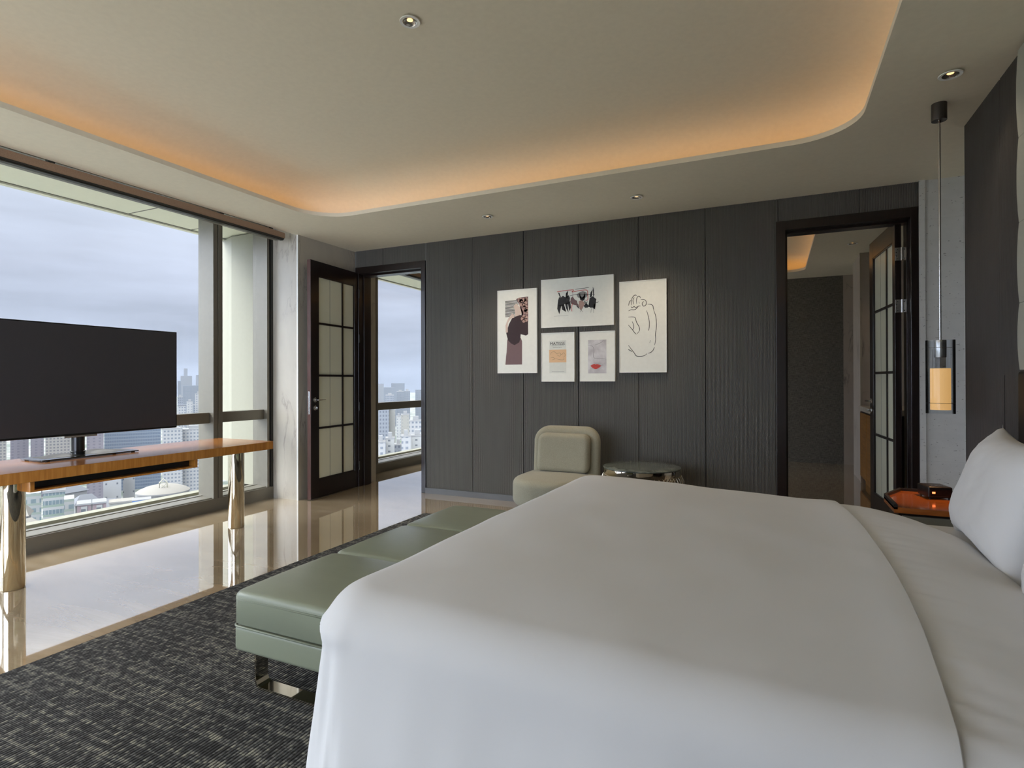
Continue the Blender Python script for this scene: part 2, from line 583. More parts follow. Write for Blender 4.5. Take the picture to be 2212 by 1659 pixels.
def rrect(x0, y0, x1, y1, r, n=10):
    if not isinstance(r, (list, tuple)):
        r = [r] * 4
    pts = []
    for (cx, cy, a0, rr) in ((x1 - r[0], y0 + r[0], -90, r[0]), (x1 - r[1], y1 - r[1], 0, r[1]),
                             (x0 + r[2], y1 - r[2], 90, r[2]), (x0 + r[3], y0 + r[3], 180, r[3])):
        for k in range(n + 1):
            a = math.radians(a0 + 90 * k / n)
            pts.append((cx + rr * math.cos(a), cy + rr * math.sin(a)))
    return pts


# ------------------------------------------------------------------ the room shell
ZC = 2.786     # soffit height
D = 5.306      # far wall face
WX = -4.885    # window line

fl = box('floor', (-5.12, -2.75, -0.12), (2.4, 9.9, 0.0), 'floor')
struct(fl, 'polished beige marble floor running through both rooms', 'floor')

# ceiling: soffit plate with a rounded opening, a raised lid and a curved cove between them


def coffer(name, outer, inner, rad, zr, led_name, label):
    bm = bmesh.new()
    x0, y0, x1, y1 = outer
    a0, b0, a1, b1 = inner
    N = 12
    ip = rrect(a0, b0, a1, b1, rad, N)
    # outer ring sampled to match
    op = []
    for k, (x, y) in enumerate(ip):
        q_ = k // (N + 1)
        t = (k % (N + 1)) / N
        if q_ == 0:
            op.append((x1, y0) if t >= 0.5 else (x, y0))
        elif q_ == 1:
            op.append((x1, y1) if t >= 0.5 else (x1, y))
        elif q_ == 2:
            op.append((x0, y1) if t >= 0.5 else (x, y1))
        else:
            op.append((x0, y0) if t >= 0.5 else (x0, y))
    # use simple radial projection to the outer rectangle instead
    op = []
    for k, (x, y) in enumerate(ip):
        q_ = k // (N + 1)
        t = (k % (N + 1)) / N
        cx, cy = ((x1, y0), (x1, y1), (x0, y1), (x0, y0))[q_]
        if q_ == 0:
            p_ = (x + (cx - x) * min(1, 2 * t), y0) if t <= 0.5 else (x1, y0 + (y - y0) * (2 * t - 1))
        elif q_ == 1:
            p_ = (x1, y + (cy - y) * min(1, 2 * t)) if t <= 0.5 else (x1 + (x - x1) * (2 * t - 1), y1)
        elif q_ == 2:
            p_ = (x + (cx - x) * min(1, 2 * t), y1) if t <= 0.5 else (x0, y1 + (y - y1) * (2 * t - 1))
        else:
            p_ = (x0, y + (cy - y) * min(1, 2 * t)) if t <= 0.5 else (x0 + (x - x0) * (2 * t - 1), y0)
        op.append(p_)

    def off(d):
        return rrect(a0 - d, b0 - d, a1 + d, b1 + d, max(0.02, rad + d), N)
    rings = [[(x, y, ZC) for x, y in op], [(x, y, ZC) for x, y in ip], [(x, y, ZC + 0.034) for x, y in ip]]
    CV = 0.20
    rings.append([(x, y, ZC + 0.034) for x, y in off(CV)])
    for k in range(0, 13):
        a = PI / 2 * k / 12
        d = CV * math.cos(a) - 0.20 * (1 - math.cos(a)) * 1.4
        z = ZC + 0.05 + (zr - ZC - 0.05) * math.sin(a)
        rings.append([(x, y, z) for x, y in off(d)])
    vr = [[bm.verts.new(p) for p in r] for r in rings]
    n = len(ip)
    for i in range(len(vr) - 1):
        for k in range(n):
            try:
                bm.faces.new((vr[i][k], vr[i][(k + 1) % n], vr[i + 1][(k + 1) % n], vr[i + 1][k]))
            except ValueError:
                pass
    bm.faces.new(vr[-1])
    bmesh.ops.remove_doubles(bm, verts=bm.verts, dist=1e-5)
    o = fin(bm, name, 'plaster', None, True, angle=30)
    struct(o, label, 'ceiling')
    # led strip lying on the ledge behind the lip
    bm = bmesh.new()
    A = off(0.085)
    B = off(0.097)
    A1 = [bm.verts.new((x, y, ZC + 0.037)) for x, y in A]
    B1 = [bm.verts.new((x, y, ZC + 0.037)) for x, y in B]
    A2 = [bm.verts.new((x, y, ZC + 0.043)) for x, y in A]
    B2 = [bm.verts.new((x, y, ZC + 0.043)) for x, y in B]
    for P_, Q_ in ((A1, B1), (B1, B2), (B2, A2), (A2, A1)):
        for k in range(n):
            bm.faces.new((P_[k], P_[(k + 1) % n], Q_[(k + 1) % n], Q_[k]))
    fin(bm, led_name, 'led', o)
    return o


ceil_o = coffer('ceiling', (-4.545, -2.7, 1.35, 5.32), (-3.92, -1.6, 0.475, 4.13), 0.36, 3.06, 'led_strip',
                'pale ceiling with a raised centre and a glowing curved cove')
ceil2 = coffer('ceiling_next_room', (-4.545, 5.31, 1.95, 9.62), (-3.92, 6.2, 0.395, 9.0), 0.20, 3.0, 'led_strip',
               'pale ceiling with lit cove seen through the right doorway')
box('ceiling_slab', (-5.12, -2.75, 3.1), (2.4, 9.9, 3.2), 'plaster').parent = None
struct(bpy.data.objects['ceiling_slab'], 'structural slab above the ceilings', 'ceiling')
struct(box('trim_1', (-5.12, -2.7, 2.99), (-4.545, 9.62, 3.05), 'plaster'), 'plaster strip above the window blinds', 'trim')
struct(box('trim_2', (-4.556, -2.7, ZC), (-4.545, 9.62, 3.05), 'plaster'), 'edge of the blind recess in the ceiling', 'trim')

# far wall: solid core with two door openings, ribbed facing in panels
OL, OR_, OT = -4.47, -3.56, 2.54
core = boxes('wall_far', [((-5.1, D + 0.012, 0), (-4.5, D + 0.2, 3.1)), ((-3.53, D + 0.012, 0), (0.02, D + 0.2, 3.1)),
                          ((1.012, D + 0.012, 0), (2.4, D + 0.2, 3.1)),
                          ((-4.505, D + 0.012, 2.585), (-3.525, D + 0.2, 3.1)), ((0.015, D + 0.012, 2.585), (1.017, D + 0.2, 3.1))], 'rib')
struct(core, 'dark charcoal feature wall with fine vertical ribs', 'wall')
PW = 0.592
PITCHR = 0.0109


def ribs(bm, x0, x1, z0, z1, y, axis='x', seams=None, depth=0.0095):
    # trapezoid ribs, a deeper groove at each panel seam
    xs = [(x0, y + 0.012)]
    x = x0
    sidx = sorted(s_ for s_ in (seams or []) if x0 < s_ < x1)
    while x < x1 - PITCHR:
        near = [s_ for s_ in sidx if abs(s_ - (x + PITCHR / 2)) < PITCHR / 2]
        if near:
            xs += [(x + 0.15 * PITCHR, y + 0.0075), (x + 0.3 * PITCHR, y + 0.0115), (x + 0.7 * PITCHR, y + 0.0115), (x + 0.85 * PITCHR, y + 0.0075)]
        else:
            p_ = PITCHR
            xs += [(x + 0.18 * p_, y + depth), (x + 0.34 * p_, y), (x + 0.72 * p_, y), (x + 0.88 * p_, y + depth)]
        x += PITCHR
    xs.append((x1, y + 0.012))
    lo = []
    hi = []
    for a_, b_ in xs:
        if axis == 'x':
            lo.append(bm.verts.new((a_, b_, z0)))
            hi.append(bm.verts.new((a_, b_, z1)))
        else:
            lo.append(bm.verts.new((b_, a_, z0)))
            hi.append(bm.verts.new((b_, a_, z1)))
    for i in range(len(lo) - 1):
        bm.faces.new((lo[i], lo[i + 1], hi[i + 1], hi[i]))


seams = [-3.52 + PW * k for k in range(-2, 8)]
bm = bmesh.new()
ribs(bm, -4.505, -3.527, 2.592, ZC, D, 'x', seams)
ribs(bm, -3.527, 0.015, 0.06, ZC, D, 'x', seams)
ribs(bm, 0.015, 1.017, 2.592, ZC, D, 'x', seams)
fin(bm, 'ribbed_facing', 'rib', core)
for sx_ in seams:
    zb = 0.061 if -3.52 < sx_ < 0.0 else 2.594
    if -4.5 < sx_ < 1.0 and abs(sx_ + 3.52) > 0.01:
        box('panel_seam', (sx_ - 0.0012, D + 0.002, zb), (sx_ + 0.0012, D + 0.0118, ZC), 'gasket', core)
struct(box('baseboard_far', (-3.527, D - 0.012, 0.0), (0.015, D + 0.012, 0.061), 'base_metal'), 'low grey metal baseboard under the ribbed wall', 'baseboard')

# left side: marble pier between the bedroom window and the far wall
pier = box('wall_left', (-5.11, 4.428, 0), (-4.53, 5.7, 3.05), 'marble')
struct(pier, 'veined white marble pier beside the open left door', 'wall')
struct(box('trim_3', (-4.545, 4.424, 0), (-4.528, 4.43, ZC), 'frame_w'), 'thin pale corner bead of the marble pier', 'trim')

# right side
struct(boxes('wall_recess', [((1.017, D - 0.01, 0), (1.34, D + 0.012, ZC)), ((1.017, D - 0.03, 0), (1.055, D + 0.012, ZC)),
                             ((1.296, D - 0.02, 0), (1.34, D + 0.012, ZC))], 'stone'),
       'grey speckled stone strip between right door and headboard wall', 'wall')
struct(box('wall_right', (1.33, -2.7, 0), (1.45, 5.32, 3.1), 'stone'), 'grey stone side wall', 'wall')
hw = box('wall_headboard', (1.062, -1.4, 0), (1.33, 4.262, ZC), 'ribr')
struct(hw, 'dark brown ribbed wall panel behind the bed', 'wall')
bm = bmesh.new()
y = -1.4
lo, hi = [], []
xs = []
while y < 4.26 - PITCHR:
    sm = any(abs(y + PITCHR / 2 - (4.262 - PW * k)) < PITCHR / 2 for k in range(1, 10))
    if sm:
        xs += [(1.066, y), (1.066, y + PITCHR)]
    else:
        xs += [(1.056, y + 0.18 * PITCHR), (1.05, y + 0.34 * PITCHR), (1.05, y + 0.72 * PITCHR), (1.056, y + 0.88 * PITCHR)]
    y += PITCHR
xs.append((1.05, 4.262))
for a_, b_ in xs:
    lo.append(bm.verts.new((a_, b_, 0.0)))
    hi.append(bm.verts.new((a_, b_, ZC)))
for i in range(len(lo) - 1):
    bm.faces.new((lo[i], lo[i + 1], hi[i + 1], hi[i]))
fin(bm, 'ribbed_facing', 'ribr', hw)
# end cap covering the small slot
box('edge_trim', (1.05, 4.25, 0), (1.07, 4.264, ZC), 'ribr', hw)

# back wall (behind the camera) holding the second window, far room walls
struct(boxes('wall_back', [((-5.12, -2.75, 0), (2.4, -2.62, 0.10)), ((-5.12, -2.75, 2.74), (2.4, -2.62, 3.1)),
                           ((-5.12, -2.75, 0), (-4.75, -2.62, 3.1)), ((-1.15, -2.75, 0), (2.4, -2.62, 3.1))], 'wall_paint'),
       'wall behind the camera', 'wall')
struct(box('wall_next_far', (-5.12, 9.60, 0), (0.921, 9.75, ZC + 0.02), 'woven'), 'dark woven wallcovering seen through the right doorway', 'wall')
struct(box('wall_next_stone', (0.921, 9.60, 0), (2.4, 9.75, ZC + 0.02), 'taupe_stone'), 'taupe stone strip beside the woven wallcovering', 'wall')
struct(box('wall_next_pier', (0.95, 8.0, 0), (1.9, 8.72, ZC + 0.01), 'taupe_stone', bev=0.0), 'pale stone pier seen past the open right door', 'wall')
struct(box('trim_4', (0.942, 7.985, 0), (0.962, 8.02, ZC), 'marble'), 'bright marble corner strip of the far pier', 'trim')
struct(box('wall_next_right', (1.9, 5.32, 0), (2.4, 9.7, 3.1), 'wall_paint'), 'side wall of the next room', 'wall')

# ------------------------------------------------------------------ windows


def window(name, label, y0, y1, mulls, jamb0, jamb1):
    """window line along y; frame face at WX, glass at -5.05"""
    root = thing(name, (WX, (y0 + y1) / 2, 0), label, 'window', kind='structure')
    xi, xo = WX, -5.10
    GX = -5.055
    # sill: vertical base, small groove, sloped ledge to the glass
    bm = bmesh.new()
    prof = [(xi, 0.0), (xi, 0.118), (xi - 0.004, 0.123), (xi - 0.014, 0.123), (xi - 0.014, 0.113), (xi - 0.022, 0.113), (xi - 0.022, 0.128),
            (xi - 0.03, 0.132), (GX + 0.01, 0.137), (GX + 0.01, 0.142), (xo, 0.142), (xo, 0.0)]
    a = [bm.verts.new((x, y0, z)) for x, z in prof]
    b = [bm.verts.new((x, y1, z)) for x, z in prof]
    n = len(prof)
    bm.faces.new(a[::-1])
    bm.faces.new(b)
    for i in range(n):
        bm.faces.new((a[i], a[(i + 1) % n], b[(i + 1) % n], b[i]))
    fin(bm, 'window_sill', 'alu', root)
    box('window_head', (xo, y0, 2.895), (-4.90, y1, 2.99), 'alu', root)
    # glass
    box('glass_pane', (GX - 0.006, y0, 0.137), (GX + 0.006, y1, 2.90), 'glass', root)
    for m in mulls:
        mo = boxes('mullion', [((xo, m - 0.05, 0.12), (xi + 0.0, m - 0.004, 2.90)), ((xo, m + 0.004, 0.12), (xi + 0.0, m + 0.05, 2.90)),
                               ((xo, m - 0.006, 0.12), (xi - 0.008, m + 0.006, 2.90))], 'alu', root, 0.002)
    for j, sgn in ((jamb0, 1), (jamb1, -1)):
        if j is None:
            continue
        box('jamb', (xo, min(j, j + sgn * 0.03), 0.0), (xi - 0.002, max(j, j + sgn * 0.03), 2.90), 'alu_dk', root)
        box('jamb_gasket', (xo, min(j + sgn * 0.03, j + sgn * 0.05), 0.0), (xi - 0.012, max(j + sgn * 0.03, j + sgn * 0.05), 2.90), 'gasket', root)
        box('jamb_reveal', (xo, min(j + sgn * 0.05, j + sgn * 0.078), 0.12), (xi - 0.004, max(j + sgn * 0.05, j + sgn * 0.078), 2.90), 'alu', root)
    # transom rail between the uprights
    st = [y0] + list(mulls) + [y1]
    for i in range(len(st) - 1):
        box('transom_rail', (-5.045, st[i] + 0.052, 0.845), (-4.938, st[i + 1] - 0.052, 0.948), 'alu', root, 0.004)
    return root


window('window_1', 'floor to ceiling bedroom window with grey bronze frame', -2.62, 4.428, (-1.1, 1.33, 3.763), None, 4.428)
window('window_2', 'tall window of the next room seen through the left doorway', 5.70, 9.6, (6.15,), 5.70, None)
# back window, seen only in reflections
rt_ = thing('window_3', (-1.9, -2.68, 0), 'wide window behind the camera', 'window', kind='structure')
box('glass_pane', (-4.75, -2.70, 0.10), (-1.15, -2.69, 2.74), 'glass', rt_)
for x_ in (-4.70, -2.95, -1.2):
    box('mullion', (x_ - 0.05, -2.74, 0.1), (x_ + 0.05, -2.62, 2.74), 'alu', rt_)

# blind cassettes


def cassette(y0, y1, label):
    root = thing('blind_cassette', (-4.6, (y0 + y1) / 2, 2.69), label, 'blind')
    bm = bmesh.new()
    # soft, slightly sagging fabric band
    n = 60
    R = []
    for k in range(n + 1):
        yy_ = y0 + (y1 - y0) * k / n
        wob = 0.006 * math.sin(k * 0.9) + 0.004 * math.sin(k * 0.37 + 1)
        R.append([(-4.556, 2.715), (-4.552 + wob * 0.3, 2.74), (-4.555 + wob * 0.3, 2.772 + wob * 0.5), (-4.575, 2.780 + wob * 0.4), (-4.66, 2.780), (-4.66, 2.715)])
        R[-1] = [bm.verts.new((x, yy_, z)) for x, z in R[-1]]
    for i in range(n):
        for k in range(6):
            bm.faces.new((R[i][k], R[i][(k + 1) % 6], R[i + 1][(k + 1) % 6], R[i + 1][k]))
    bm.faces.new(R[0])
    bm.faces.new(R[-1][::-1])
    fin(bm, 'blind_fabric', 'blind', root, True, angle=50)
    box('rail', (-4.60, y0 + 0.01, 2.700), (-4.550, y1 - 0.015, 2.714), 'alu_dk', root, 0.002)
    box('rail', (-4.655, y0 + 0.01, 2.694), (-4.61, y1 - 0.03, 2.714), 'alu', root, 0.002)
    box('rail', (-4.595, y0 + 0.01, 2.690), (-4.556, y1 - 0.02, 2.699), 'alu_dk', root, 0.002)
    for k in range(5):
        yb = y0 + (y1 - y0) * (k + 0.5) / 5
        box('bracket', (-4.66, yb - 0.02, 2.778), (-4.62, yb + 0.02, 2.99), 'alu_dk', root)
    return root


cassette(-2.5, 4.28, 'long brown fabric blind cassette above the bedroom window')
cassette(6.33, 9.5, 'brown fabric blind cassette seen at the top of the left doorway')

# exterior of the building: soffit, ledge, column
o = boxes('facade_soffit', [((-5.70, -4.0, 2.88), (-5.10, 12.0, 2.92)), ((-5.76, -4.0, 2.865), (-5.70, 12.0, 2.96))], 'cream_soffit')
tag(o, 'cream overhanging soffit panels outside the top of the windows', 'soffit')
o2 = boxes('panel_joint', [((-5.70, -4.0, 2.878), (-5.68, 12.0, 2.881))] + [((-5.70, yj, 2.878), (-5.10, yj + 0.012, 2.881)) for yj in (-2.6, 0.4, 3.40, 4.05, 6.6, 9.1)], 'joint', o)
o = boxes('facade_ledge', [((-5.42, -4.0, -0.3), (-5.10, 12.0, 0.085)), ((-5.45, -4.0, 0.05), (-5.34, 12.0, 0.118))], 'cream_ext')
tag(o, 'cream ledge running outside along the window sills', 'ledge')
bm = bmesh.new()
prism(bm, [(-5.16, 4.40), (-5.16, 6.38), (-5.50, 6.38), (-5.86, 6.30), (-5.86, 4.53), (-5.50, 4.405)], 0.120, 2.864)
o = fin(bm, 'facade_column', 'cream_ext')
tag(o, 'cream clad exterior column outside the narrow window pane', 'column')

# ------------------------------------------------------------------ doors


def door(name, label, x0, x1, zt, jl, jr):
    root = thing(name, ((x0 + x1) / 2, D, 0), label, 'door', kind='structure')
    yf, yb = D - 0.012, D + 0.215
    for a, b in (((x0, yf, 0), (jl, yb, zt)), ((jr, yf, 0), (x1, yb, zt)), ((jl, yf, zt - 0.08), (jr, yb, zt))):
        pass
    bm = bmesh.new()
    abox(bm, (x0, yf, 0), (jl, yb, zt), 0.003)
    abox(bm, (jr, yf, 0), (x1, yb, zt), 0.003)
    abox(bm, (x0 + 0.001, yf + 0.0005, zt - 0.078), (x1 - 0.001, yb - 0.0005, zt - 0.0005), 0.003)
    # rebate stop
    abox(bm, (jl - 0.002, D + 0.07, 0), (jl + 0.014, yb - 0.03, zt - 0.07), 0.002)
    abox(bm, (jr - 0.014, D + 0.07, 0), (jr + 0.002, yb - 0.03, zt - 0.07), 0.002)
    abox(bm, (jl, D + 0.07, zt - 0.095), (jr, yb - 0.03, zt - 0.07), 0.002)
    fin(bm, 'door_frame', 'dark_wood', root)
    return root


def leaf(root, loc, ang, L=0.84, Ht=2.525, T=0.045, edge='red_wood', flip=1, handle_at=0.045):
    """leaf along local +x from the hinge (0) to the free edge (L); local y is its thickness"""
    lf = bpy.data.objects.new('door_leaf', None)
    z0 = 0.008
    sw, fs, tw, bw = L - 0.762, 0.125, 0.155, 0.192     # hinge stile, free stile, top, bottom rail widths
    bm = bmesh.new()
    h = T / 2
    abox(bm, (0, -h, z0), (sw, h, Ht), 0.002)
    abox(bm, (L - fs, -h, z0), (L, h, Ht), 0.002)
    abox(bm, (sw, -h, Ht - tw), (L - fs + 0.001, h, Ht), 0.001)
    abox(bm, (sw, -h, z0), (L - fs + 0.001, h, z0 + bw), 0.001)
    # glazing beads and muntins on both faces
    gx0, gx1, gz0, gz1 = sw, L - fs, z0 + bw, Ht - tw
    xm = L - 0.548
    zs = [0.747, 1.309, 1.866]
    for s_ in (-1, 1):
        ya, yb = (s_ * 0.007, s_ * 0.0165)
        abox(bm, (xm - 0.011, ya, gz0), (xm + 0.011, yb, gz1), 0.0)
        for zz in zs:
            abox(bm, (gx0, ya, zz - 0.011), (gx1, yb, zz + 0.011), 0.0)
        for a, b in (((gx0, ya, gz0), (gx0 + 0.010, s_ * 0.019, gz1)), ((gx1 - 0.010, ya, gz0), (gx1, s_ * 0.019, gz1)),
                     ((gx0, ya, gz0), (gx1, s_ * 0.019, gz0 + 0.010)), ((gx0, ya, gz1 - 0.010), (gx1, s_ * 0.019, gz1))):
            abox(bm, a, b)
    me = bpy.data.meshes.new('door_leaf')
    bm.to_mesh(me)
    bm.free()
    me.materials.append(M['dark_wood'])
    bpy.data.objects.remove(lf)
    lf = bpy.data.objects.new('door_leaf', me)
    C.objects.link(lf)
    lf.parent = root
    lf.location = Vector(loc) - root.location
    lf.rotation_euler = (0, 0, ang)
    # reddish edge strip at the free end
    box('edge_strip', (L, -h + 0.001, z0), (L + 0.0015, h - 0.001, Ht), edge, lf, local=True)
    g = box('frosted_pane', (gx0, -0.0065, gz0), (gx1, 0.0065, gz1), 'frost', lf, local=True)
    box('muntin_shade_strip', (L - 0.337, -0.0068, gz0), (L - 0.327, 0.0068, gz1), 'muntin_shade', g, local=True)  # darker strip painting the rear muntin's faint shadow through the frosted glass
    # lever handles on both faces, with rose and thumb turn
    hx = L - 0.060
    for s_ in (-1, 1):
        bm = bmesh.new()
        lathe(bm, [(0.026, 0), (0.026, 0.006), (0.022, 0.008), (0.010, 0.010), (0.010, 0.045)], (0, 0, 0), 24)
        bmesh.ops.rotate(bm, verts=bm.verts, cent=(0, 0, 0), matrix=Matrix.Rotation(-s_ * PI / 2, 3, 'X'))
        bmesh.ops.translate(bm, verts=bm.verts, vec=(hx, s_ * h, 1.05))
        tube(bm, [(hx + 0.006, s_ * (h + 0.046), 1.05), (hx - 0.03, s_ * (h + 0.048), 1.05), (hx - 0.08, s_ * (h + 0.048), 1.051), (hx - 0.125, s_ * (h + 0.046), 1.053)], [0.009, 0.0085, 0.006, 0.003], 12)
        fin(bm, 'door_handle', 'steel', lf, True, True, 40)
        bm = bmesh.new()
        lathe(bm, [(0.025, 0), (0.025, 0.006), (0.020, 0.009), (0.008, 0.010), (0.008, 0.022)], (0, 0, 0), 24)
        bmesh.ops.rotate(bm, verts=bm.verts, cent=(0, 0, 0), matrix=Matrix.Rotation(-s_ * PI / 2, 3, 'X'))
        bmesh.ops.translate(bm, verts=bm.verts, vec=(hx, s_ * h, 0.965))
        abox(bm, (hx - 0.004, s_ * (h + 0.012), 0.952), (hx + 0.004, s_ * (h + 0.034), 0.978), 0.001)
        fin(bm, 'thumb_turn', 'steel', lf, True, True, 40)
    bm = bmesh.new()
    abox(bm, (L + 0.0015, -0.010, 0.90), (L + 0.004, 0.010, 1.14), 0.001)
    abox(bm, (L + 0.004, -0.006, 1.06), (L + 0.010, 0.006, 1.09), 0.001)
    fin(bm, 'lock_plate', 'steel', lf, False, True)
    return lf


d1 = door('door_1', 'open dark mahogany door with frosted panes by marble pier', -4.505, -3.525, 2.592, -4.457, -3.579)
a_ = math.atan2(4.472 - 5.394, -4.396 + 4.477)
leaf(d1, (-4.492, 5.288, 0), a_, 0.82)
bm = bmesh.new()
for zz in (0.25, 0.95, 1.75, 2.28):
    lathe(bm, [(0.008, zz - 0.05), (0.008, zz + 0.05)], (-4.452, 5.300, 0), 10)
fin(bm, 'hinge', 'alu_dk', d1, True, angle=40)

d2 = door('door_2', 'open dark mahogany door with frosted panes by stone strip', 0.015, 1.017, 2.592, 0.089, 0.965)
a2 = math.atan2(6.24 - 5.40, 0.814 - 0.88)
lf2 = leaf(d2, (0.904, 5.43, 0), a2, 0.835, edge='dark_wood')
# hinges of the right door
for k, zz in enumerate((2.257, 1.839, 0.30)):
    bm = bmesh.new()
    abox(bm, (0.884, D + 0.117, zz - 0.052), (0.926, D + 0.1205, zz + 0.052), 0.0008)
    abox(bm, (0.932, D + 0.117, zz - 0.052), (0.964, D + 0.1205, zz + 0.052), 0.0008)
    lathe(bm, [(0.0065, zz - 0.052), (0.0065, zz + 0.052)], (0.929, D + 0.114, 0), 12)
    hg = fin(bm, 'hinge', 'steel', d2, False)
    bm = bmesh.new()
    for xx_ in (0.892, 0.90, 0.945, 0.955):
        for dz in ((-0.036, 0.036) if xx_ in (0.90, 0.945) else (-0.014, 0.014)):
            lathe(bm, [(0.0035, 0), (0.0035, 0.001)], (0, 0, 0), 10)
            vs = bm.verts[-20:] if False else [v_ for v_ in bm.verts][-20:]
            for v_ in vs:
                x_, y_, z_ = v_.co
                v_.co = (xx_ + x_, D + 0.1165 - z_, zz + dz + y_)
    fin(bm, 'screw', 'gasket', hg)

# cabinet in the next room
cb = thing('cabinet', (1.15, 7.45, 0), 'amber wooden low cabinet with pale stone top past right door', 'cabinet')
box('carcass', (0.952, 6.92, 0.09), (1.40, 7.98, 0.872), 'dark_wood', cb, 0.003)
box('plinth', (0.99, 6.94, 0.0), (1.40, 7.96, 0.09), 'cab_wood', cb)
for k in range(2):
    dd = box('cabinet_door', (0.935, 6.93 + 0.525 * k, 0.095), (0.952, 7.445 + 0.525 * k, 0.855), 'cab_wood', cb, 0.002)
box('countertop', (0.925, 6.9, 0.877), (1.42, 7.998, 0.935), 'marble', cb, 0.004)

# ------------------------------------------------------------------ carpet
o = box('area_rug', (-2.98, -1.2, 0.0), (0.98, 4.46, 0.013), 'carpet', bev=0.006)
tag(o, 'large dark grey woven rug with beige cross threads under the bed', 'rug')

# ------------------------------------------------------------------ tv console and television
tb = thing('tv_console', (-4.34, 2.66, 0), 'long honey wood console table on chrome legs before the window', 'table')
bm = bmesh.new()
prism(bm, rrect(-4.72, 1.05, -4.0, 3.64, [0.012, 0.03, 0.03, 0.012], 5), 0.655, 0.7195)
fin(bm, 'tabletop', 'edge_wood', tb, True, angle=30)
bm = bmesh.new()
prism(bm, rrect(-4.719, 1.051, -4.001, 3.639, [0.012, 0.03, 0.03, 0.012], 5), 0.7195, 0.7205)
fin(bm, 'top_veneer', 'top_wood', tb)
box('underside', (-4.705, 1.07, 0.652), (-4.015, 3.62, 0.6549), 'under', tb)
for yl in (1.83, 3.40):
    turned('leg', [(0.058, 0), (0.062, 0.002), (0.064, 0.006), (0.064, 0.64), (0.064, 0.652)], (-4.19, yl, 0.0), 'chrome', tb, 64)
sb_ = boxes('shelf_box', [((-4.40, 1.85, 0.588), (-4.035, 2.93, 0.600)), ((-4.40, 1.85, 0.600), (-4.035, 1.872, 0.655)), ((-4.40, 2.908, 0.600), (-4.035, 2.93, 0.655)),
                          ((-4.40, 1.872, 0.600), (-4.39, 2.908, 0.655))], 'edge_wood', tb)
box('shelf_lining', (-4.388, 1.874, 0.601), (-4.10, 2.906, 0.654), 'dev', sb_)

tv = thing('television', (-4.45, 2.34, 0.72), 'large black flat screen television on wooden console', 'television')
TX = -4.43
box('tv_body', (TX - 0.035, 1.635, 0.874), (TX, 3.035, 1.652), 'tv_black', tv, 0.003)
box('tv_back_housing', (TX - 0.07, 1.95, 0.90), (TX - 0.03, 2.73, 1.40), 'tv_black', tv, 0.01)
box('screen', (TX - 0.001, 1.643, 0.888), (TX + 0.001, 3.027, 1.644), 'tv_screen', tv)
box('neck_clamp', (TX - 0.05, 2.23, 0.860), (TX - 0.005, 2.44, 0.876), 'steel', tv, 0.003)
post = turned('stand_post', [(0.042, 0.733), (0.042, 0.752), (0.046, 0.755), (0.046, 0.760), (0.040, 0.763), (0.040, 0.88)], (-4.475, 2.335, 0), 'tv_black', tv, 32)
bm = bmesh.new()
prism(bm, rrect(-4.62, 2.055, -4.35, 2.69, 0.02, 4), 0.727, 0.734)
bs = fin(bm, 'stand_base', 'smoke', tv, True, angle=30)
bm = bmesh.new()
N = 24
rows_ = []
for k in range(N + 1):
    t = k / N
    yy_ = 2.10 + 0.55 * t
    hgt = 0.734 + 0.018 * math.exp(-((t - 0.72) / 0.16) ** 2) + 0.010 * math.exp(-((t - 0.3) / 0.14) ** 2)
    rows_.append([bm.verts.new((x, yy_, z)) for x, z in ((-4.60, 0.734), (-4.58, hgt), (-4.46, hgt), (-4.42, 0.7345))])
for i in range(N):
    for k in range(3):
        bm.faces.new((rows_[i][k], rows_[i][k + 1], rows_[i + 1][k + 1], rows_[i + 1][k]))
fin(bm, 'base_cover', 'canopy_metal', bs, True)
for x_, y_ in ((-4.60, 2.09), (-4.37, 2.10), (-4.60, 2.65), (-4.37, 2.65)):
    turned('foot', [(0.012, 0.7206), (0.012, 0.728)], (x_, y_, 0), 'gasket', bs, 14)

# ------------------------------------------------------------------ bench at the foot of the bed
bn = thing('bench', (-1.66, 2.41, 0.013), 'long sage green leather bench at the foot of the bed', 'bench')
BX0, BX1, BY0, BY1 = -1.945, -1.40, 1.562, 3.262
bm = bmesh.new()
abox(bm, (BX0 + 0.002, BY0 + 0.002, 0.185), (BX1 - 0.002, BY1 - 0.002, 0.290), 0.018, 4)
fin(bm, 'seat_base', 'leather', bn, True, angle=60)


